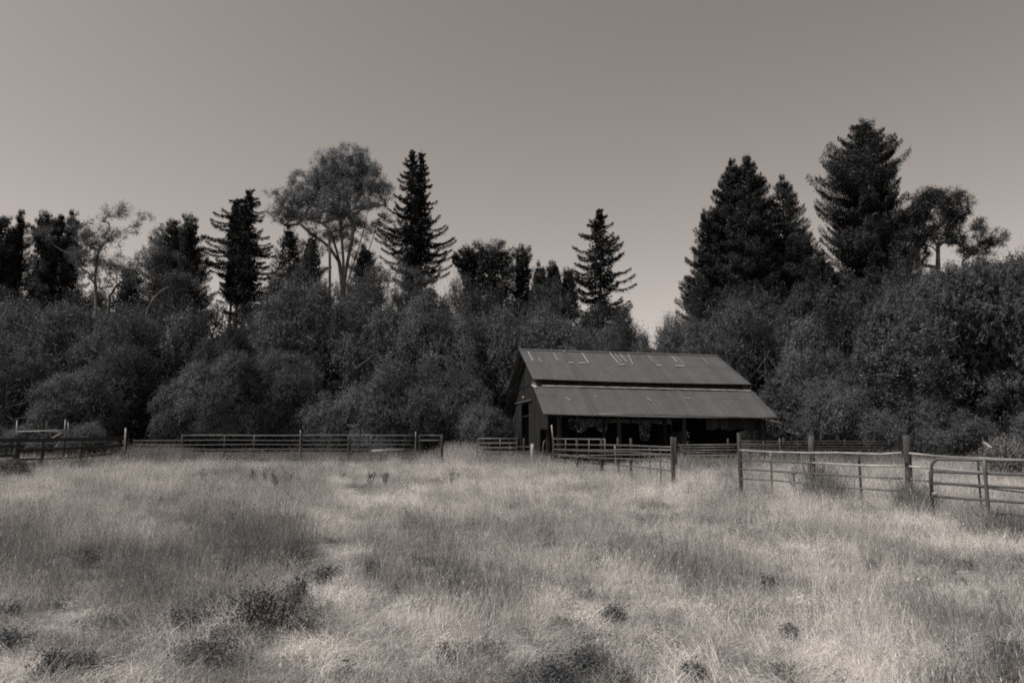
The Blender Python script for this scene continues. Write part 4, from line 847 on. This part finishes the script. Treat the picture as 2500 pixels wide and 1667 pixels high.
# ------------------------------------------------------------------ grass
def grass_mat():
    m = bpy.data.materials.new('grass_blades'); m.use_nodes = True; t = m.node_tree; t.nodes.remove(t.nodes['Principled BSDF']); out = t.nodes['Material Output']
    at_ = t.nodes.new('ShaderNodeAttribute'); at_.attribute_type = 'INSTANCER'; at_.attribute_name = 'tone'
    geo = t.nodes.new('ShaderNodeNewGeometry')
    def mth(op, a, c=None, d=None):
        n = t.nodes.new('ShaderNodeMath'); n.operation = op
        for i, v in enumerate((a, c, d)):
            if v is None: continue
            if isinstance(v, (int, float)): n.inputs[i].default_value = v
            else: t.links.new(v, n.inputs[i])
        return n.outputs[0]
    v = mth('ADD', at_.outputs['Fac'], mth('MULTIPLY_ADD', geo.outputs['Random Per Island'], .42, -.21))
    cr = t.nodes.new('ShaderNodeValToRGB'); e = cr.color_ramp.elements
    e[0].position = 0; e[0].color = g(.05, -.1); e[1].position = 1; e[1].color = g(.80, .9)
    for p_, c_, w_ in ((.3,.16,.1),(.55,.36,.5),(.8,.58,.8)): x = e.new(p_); x.color = g(c_, w_)
    t.links.new(v, cr.inputs[0])
    d = t.nodes.new('ShaderNodeBsdfDiffuse'); tr = t.nodes.new('ShaderNodeBsdfTranslucent'); t.links.new(cr.outputs[0], d.inputs[0]); t.links.new(cr.outputs[0], tr.inputs[0])
    m1 = t.nodes.new('ShaderNodeMixShader'); m1.inputs[0].default_value = .35; t.links.new(d.outputs[0], m1.inputs[1]); t.links.new(tr.outputs[0], m1.inputs[2]); t.links.new(m1.outputs[0], out.inputs[0])
    return m
GM = grass_mat(); gcol = bpy.data.collections.new('tufts')
def blade_tuft(name, seed, n, rad, h, lean, bend, wid, seeds=.0):
    r = np.random.RandomState(seed); Q = []; 
    for i in range(n):
        th = r.uniform(0,6.28); q = rad*math.sqrt(r.rand()); b = np.array([q*math.cos(th), q*math.sin(th), -.02]); hh = h*r.uniform(.45,1.15)
        az = r.uniform(0,6.28) if lean < .6 else r.randn()*.6; dv = np.array([math.cos(az), math.sin(az), 0]); a = lean*abs(r.randn())+.05
        pts = []; p = b.copy(); ang = a
        S = 3
        for s in range(S+1):
            pts.append(p.copy()); stp = hh/S; p = p+np.array([dv[0]*math.sin(ang), dv[1]*math.sin(ang), math.cos(ang)])*stp; ang += bend*r.uniform(.3,1.2)/S*2
            if p[2] < .01: p[2] = .01+.02*r.rand()
        fa = r.uniform(0,6.28); sv = np.array([math.cos(fa), math.sin(fa), 0]); w = wid*r.uniform(.6,1.3)
        V = []
        for s in range(S):
            w0 = w*(1-.8*s/S); w1 = w*(1-.8*(s+1)/S) ; V.append([pts[s]-sv*w0, pts[s]+sv*w0, pts[s+1]+sv*w1, pts[s+1]-sv*w1])
        if r.rand() < seeds:
            tp = pts[-1]; dd = norm(pts[-1]-pts[-2])
            V.append([tp-sv*w*.4, tp+dd*.03-sv*w*1.3, tp+dd*.07, tp+dd*.03+sv*w*1.3])
        Q.append(V)
    verts = []; faces = []
    for V in Q:
        b0 = len(verts); verts += [tuple(V[0][0]), tuple(V[0][1])]; last = (b0, b0+1)
        for k_, q in enumerate(V[:3]):
            c = len(verts); verts += [tuple(q[2]), tuple(q[3])]; faces.append((last[0], last[1], c, c+1)); last = (c+1, c)
        if len(V) > 3:
            c = len(verts); verts += [tuple(x) for x in V[3][1:]]; faces.append((last[0], c+2, c+1, c)); 
    me = bpy.data.meshes.new(name); me.from_pydata(verts, [], faces); me.materials.append(GM)
    o = bpy.data.objects.new(name, me); gcol.objects.link(o)
for i in range(4): blade_tuft('a_stand_%d' % i, 400+i, 36, .24, .42, .16, .35, .0028, .45)
for i in range(3): blade_tuft('b_tall_%d' % i, 410+i, 24, .22, .62, .12, .3, .0028, .8)
for i in range(3): blade_tuft('c_lying_%d' % i, 420+i, 56, .26, .55, .85, 1.2, .0032, .05)
for i in range(2): blade_tuft('d_short_%d' % i, 430+i, 60, .22, .20, .5, .8, .0035, .0)
for i in range(3):
    r_ = np.random.RandomState(440+i); k_ = 90; u_ = r_.randn(k_,3)*[.07,.07,.045]+[0,0,.10]; u_[:,2] = np.abs(u_[:,2])+.01
    me_ = qmesh('e_forb_%d' % i, leafquads(u_, norm(r_.randn(k_,3)*.7+[0,0,.8]), .05, .02, r_)); me_.materials.append(GM); gcol.objects.link(bpy.data.objects.new('e_forb_%d' % i, me_))
# tone map of the field: (px, py, rx, ry, tone change, height factor, lying)
PATCH = [
 (300,1250,420,70,-.10,1.1,0),(150,1340,260,60,-.14,1.15,0),(420,1400,260,70,-.18,1.1,0),(640,1310,150,70,-.26,1.25,0),(745,1340,60,50,-.28,1.2,0),(560,1290,110,40,-.22,1.2,0),
 (15,1320,60,45,-.35,1.2,0),(620,1490,120,45,-.45,1.0,0),(740,1470,60,60,-.3,1.0,0),(560,1590,130,40,-.35,.9,0),(450,1500,60,22,-.35,.8,0),(130,1640,110,20,-.35,.8,0),(30,1560,60,25,-.3,.7,0),
 (300,1600,200,60,-.05,.7,1),(90,1560,140,30,.14,.6,1),(130,1490,90,30,.28,.7,1),(200,1430,120,26,.12,.8,0),(480,1480,110,22,.22,.6,1),(60,1520,120,20,.05,.6,1),(430,1600,90,22,.16,.7,1),
 (820,1420,90,60,.26,.7,1),(800,1340,50,60,.25,.6,1),(835,1200,60,40,.16,.7,0),(840,1500,120,50,.14,.8,1),(700,1560,90,30,.2,.7,1),
 (950,1370,120,40,-.16,1.1,0),(1120,1380,180,60,-.24,1.1,0),(1350,1310,220,45,-.20,1.15,0),(1600,1320,160,30,-.20,1.1,0),(1700,1370,120,30,-.14,1.1,0),(1230,1600,190,55,-.38,1.0,0),(1400,1590,150,40,-.34,1.0,0),
 (1480,1400,140,40,.20,1.0,0),(1640,1490,130,50,.28,.9,0),(1700,1560,200,50,.22,.8,1),(1530,1470,120,40,.18,.8,1),(1560,1230,120,20,.05,1,0),(1650,1190,70,20,.30,1,0),(1850,1230,160,26,.14,1,0),
 (2230,1270,150,40,.26,1,0),(2430,1300,120,30,.3,1,0),(2000,1380,250,70,.12,1.05,0),(2100,1600,220,60,.26,1,0),(2400,1560,130,70,-.22,1.1,0),(2480,1620,60,40,-.25,1.1,0),(1650,1250,60,15,-.1,1,0),
 (1000,1260,240,40,.10,1,0),(300,1160,260,20,.08,1,0),(620,1150,300,22,-.12,1.1,0),(1250,1200,240,30,.06,1,0),(1000,1560,160,60,.05,1,0),(2050,1215,180,18,-.06,1,0),(1450,1130,40,10,-.1,1,0),(1100,1130,50,14,.15,1.3,0),(1720,1150,110,25,.06,1,0),
]
def fnoise(x, y, seed):                      # cheap smooth noise, about -1..1
    r = np.random.RandomState(seed); o = np.zeros_like(x)
    for k in range(10):
        a = r.uniform(0,6.28); f = r.uniform(.6,1.6); o += np.sin(x*math.cos(a)*f+y*math.sin(a)*f+r.uniform(0,6.28))
    return o/3.2
def field():
    r = np.random.RandomState(77); XS = []; YS = []; SC_ = []
    for y0, y1, dn, sc in ((2.5,8,92,.56),(8,13,64,.62),(13,20,42,.72),(20,32,24,.86),(32,50,13,1.0),(50,64,5,1.3)):
        wx = (y1*.78+5); n = int((y1-y0)*2*wx*dn); XS.append(r.uniform(-wx,wx,n)); YS.append(r.uniform(y0,y1,n)); SC_.append(np.full(n,sc))
    x = np.concatenate(XS); y = np.concatenate(YS); sc = np.concatenate(SC_)
    rel = np.stack([x-BO[0], y-BO[1]],1); aa = rel@BA[:2]; ss = rel@BN[:2]
    gap = fnoise(x*11,y*10,21)*.6+fnoise(x*3.5,y*3.2,22)*.4 > (.18+.9*r.rand(len(x))) ; x, y, sc, aa, ss = x[~gap], y[~gap], sc[~gap], aa[~gap], ss[~gap]
    ok = ~((aa > .4) & (aa < BL-.3) & (np.abs(ss) < 7.3)); x, y, sc = x[ok], y[ok], sc[ok]
    z = gz(x,y); px, py = project(x, y, z+.2)
    f3 = fnoise(x*4,y*3.4,3); f4 = fnoise(x*9,y*7.5,12); f6 = fnoise(x*14,y*12,33); tone = .545+.06*fnoise(x*.5,y*.5,1)+.10*fnoise(x*1.9,y*1.5,2)+.11*f3+.12*f4+.10*f6*(y<25)+r.randn(len(x))*.08-.30*(f4+.6*f6 > 1.15)+.06*(y>14)
    hf = 1+.26*np.clip(f4+.5*f6,-1.6,1.6)+.12*fnoise(x*.8,y*.7,4)+.1*fnoise(x*3,y*2.6,6); ly = fnoise(x*1.1,y*1.1,5)*.35+.05+.38*np.clip((py-1330)/200,0,1)
    wob = 1+.25*fnoise(x*2.2,y*2.0,8)
    wx_ = 45*fnoise(x*1.6,y*1.6,41)+22*fnoise(x*5,y*5,42); wy_ = 13*fnoise(x*1.6,y*1.6,43)+8*fnoise(x*5,y*5,44)
    for cx, cy, rx, ry, dt, h_, l_ in PATCH:
        q = ((px+wx_-cx)/rx)**2+((py+wy_-cy)/ry)**2; w = np.exp(-(q*wob)**1.3*.9)
        tone += dt*w*(.45 if dt < 0 else .9)*(1+.7*f3+.5*f4); hf *= 1+(h_-1)*w; ly += l_*w*.8
    tone = np.clip(tone, .06, .98)
    u = r.rand(len(x)); idx = r.randint(0,4,len(x)); tall = (u < .22+(hf-1)*.8); idx[tall] = 4+r.randint(0,3,tall.sum())
    lying = (r.rand(len(x)) < np.clip(ly,0,.7)); idx[lying] = 7+r.randint(0,3,lying.sum()); sh = (r.rand(len(x)) < .18); idx[sh] = 10+r.randint(0,2,sh.sum()); tone[sh] = np.clip(tone[sh]-.24*(r.rand(sh.sum()) < .6), .06, .98)
    fb = r.rand(len(x)) < np.where(f4+.7*f3 > .75, .34, .05); idx[fb] = 12+r.randint(0,3,fb.sum()); tone[fb] = np.clip(tone[fb]-r.uniform(.1,.42,fb.sum()), .05, .98)
    rz = np.where(idx >= 10, r.uniform(0,6.28,len(x)), np.where(idx >= 7, 3.2*fnoise(x*1.6,y*1.6,15)+r.randn(len(x))*1.0, r.uniform(0,6.28,len(x)))); rot = np.stack([r.randn(len(x))*.10, r.randn(len(x))*.10+.10, rz],1)
    tone[lying] = np.clip(tone[lying]+.12, 0, .98)
    hz = sc*hf*r.uniform(.75,1.2,len(x)); scl = np.stack([sc*1.15*(1+(y>30)*.3), sc*1.15*(1+(y>30)*.3), hz*(.86+.08*(y<13))],1)
    # taller, darker growth along the fence lines
    ex = []
    for p0, d0, p1, d1, n, t_, h_, w_ in ((318,43.5,480,44.5,480,.30,1.5,1.2),(318,42.5,440,43,170,.42,1.9,.8),(440,45.4,1020,44.2,1300,.30,1.15,.5),(1165,42.6,1340,39,420,.45,1.25,.7),(0,32,300,42.5,500,.22,1.0,.5),(1085,46,1165,44,260,.62,1.9,1.0),(1640,36.5,1900,36,420,.40,1.2,.6),(1800,40,2200,40,700,.30,1.3,.8),(2330,13.2,2520,12.8,60,.25,.8,.3),(1970,19.2,2050,18.6,60,.4,1.5,.25),(2185,17.0,2245,16.6,60,.35,1.2,.25)):
        f = r.rand(n); px_ = p0+(p1-p0)*f; Yd = 1/(1/d0+(1/d1-1/d0)*f)+r.randn(n)*w_; ex.append(np.stack([(px_-1250)/F*Yd, Yd, np.full(n,t_)+r.randn(n)*.1, h_*r.uniform(.6,1.15,n)],1))
    ex = np.concatenate(ex); ne = len(ex); x = np.concatenate([x,ex[:,0]]); y = np.concatenate([y,ex[:,1]]); z = np.concatenate([z,gz(ex[:,0],ex[:,1])]); tone = np.concatenate([tone,np.clip(ex[:,2],.06,.9)])
    idx = np.concatenate([idx, r.randint(4,7,ne)]); rot = np.concatenate([rot, np.stack([r.randn(ne)*.15,r.randn(ne)*.15,r.uniform(0,6.28,ne)],1)]); scl = np.concatenate([scl, np.stack([1.5*np.ones(ne),1.5*np.ones(ne),ex[:,3]],1)])
    me = bpy.data.meshes.new('grass'); me.vertices.add(len(x)); me.vertices.foreach_set('co', np.stack([x,y,z],1).astype(np.float32).ravel())
    def attr(n, ty, v, key):
        a = me.attributes.new(n, ty, 'POINT'); a.data.foreach_set(key, v.ravel())
    attr('tone','FLOAT',tone.astype(np.float32),'value'); attr('idx','INT',idx.astype(np.int32),'value'); attr('rot','FLOAT_VECTOR',rot.astype(np.float32),'vector'); attr('scl','FLOAT_VECTOR',scl.astype(np.float32),'vector')
    ob = part('grass', me, GM); tag(ob, 'tall dry summer grass covering the whole field', 'grass', kind='stuff')
    ng = bpy.data.node_groups.new('tuft_scatter','GeometryNodeTree'); ng.interface.new_socket('Geometry', in_out='INPUT', socket_type='NodeSocketGeometry'); ng.interface.new_socket('Geometry', in_out='OUTPUT', socket_type='NodeSocketGeometry')
    N = ng.nodes; gi = N.new('NodeGroupInput'); go = N.new('NodeGroupOutput'); ci = N.new('GeometryNodeCollectionInfo'); ci.inputs['Collection'].default_value = gcol; ci.inputs['Separate Children'].default_value = True; ci.inputs['Reset Children'].default_value = True
    ip = N.new('GeometryNodeInstanceOnPoints'); ip.inputs['Pick Instance'].default_value = True
    def na(nm, ty):
        n = N.new('GeometryNodeInputNamedAttribute'); n.data_type = ty; n.inputs['Name'].default_value = nm; return n.outputs['Attribute']
    L = ng.links; L.new(gi.outputs[0], ip.inputs['Points']); L.new(ci.outputs[0], ip.inputs['Instance']); L.new(na('idx','INT'), ip.inputs['Instance Index']); L.new(na('scl','FLOAT_VECTOR'), ip.inputs['Scale'])
    e2 = N.new('FunctionNodeEulerToRotation'); L.new(na('rot','FLOAT_VECTOR'), e2.inputs[0]); L.new(e2.outputs[0], ip.inputs['Rotation']); L.new(ip.outputs[0], go.inputs[0])
    md = ob.modifiers.new('scatter','NODES'); md.node_group = ng
    print('tufts', len(x))
field()
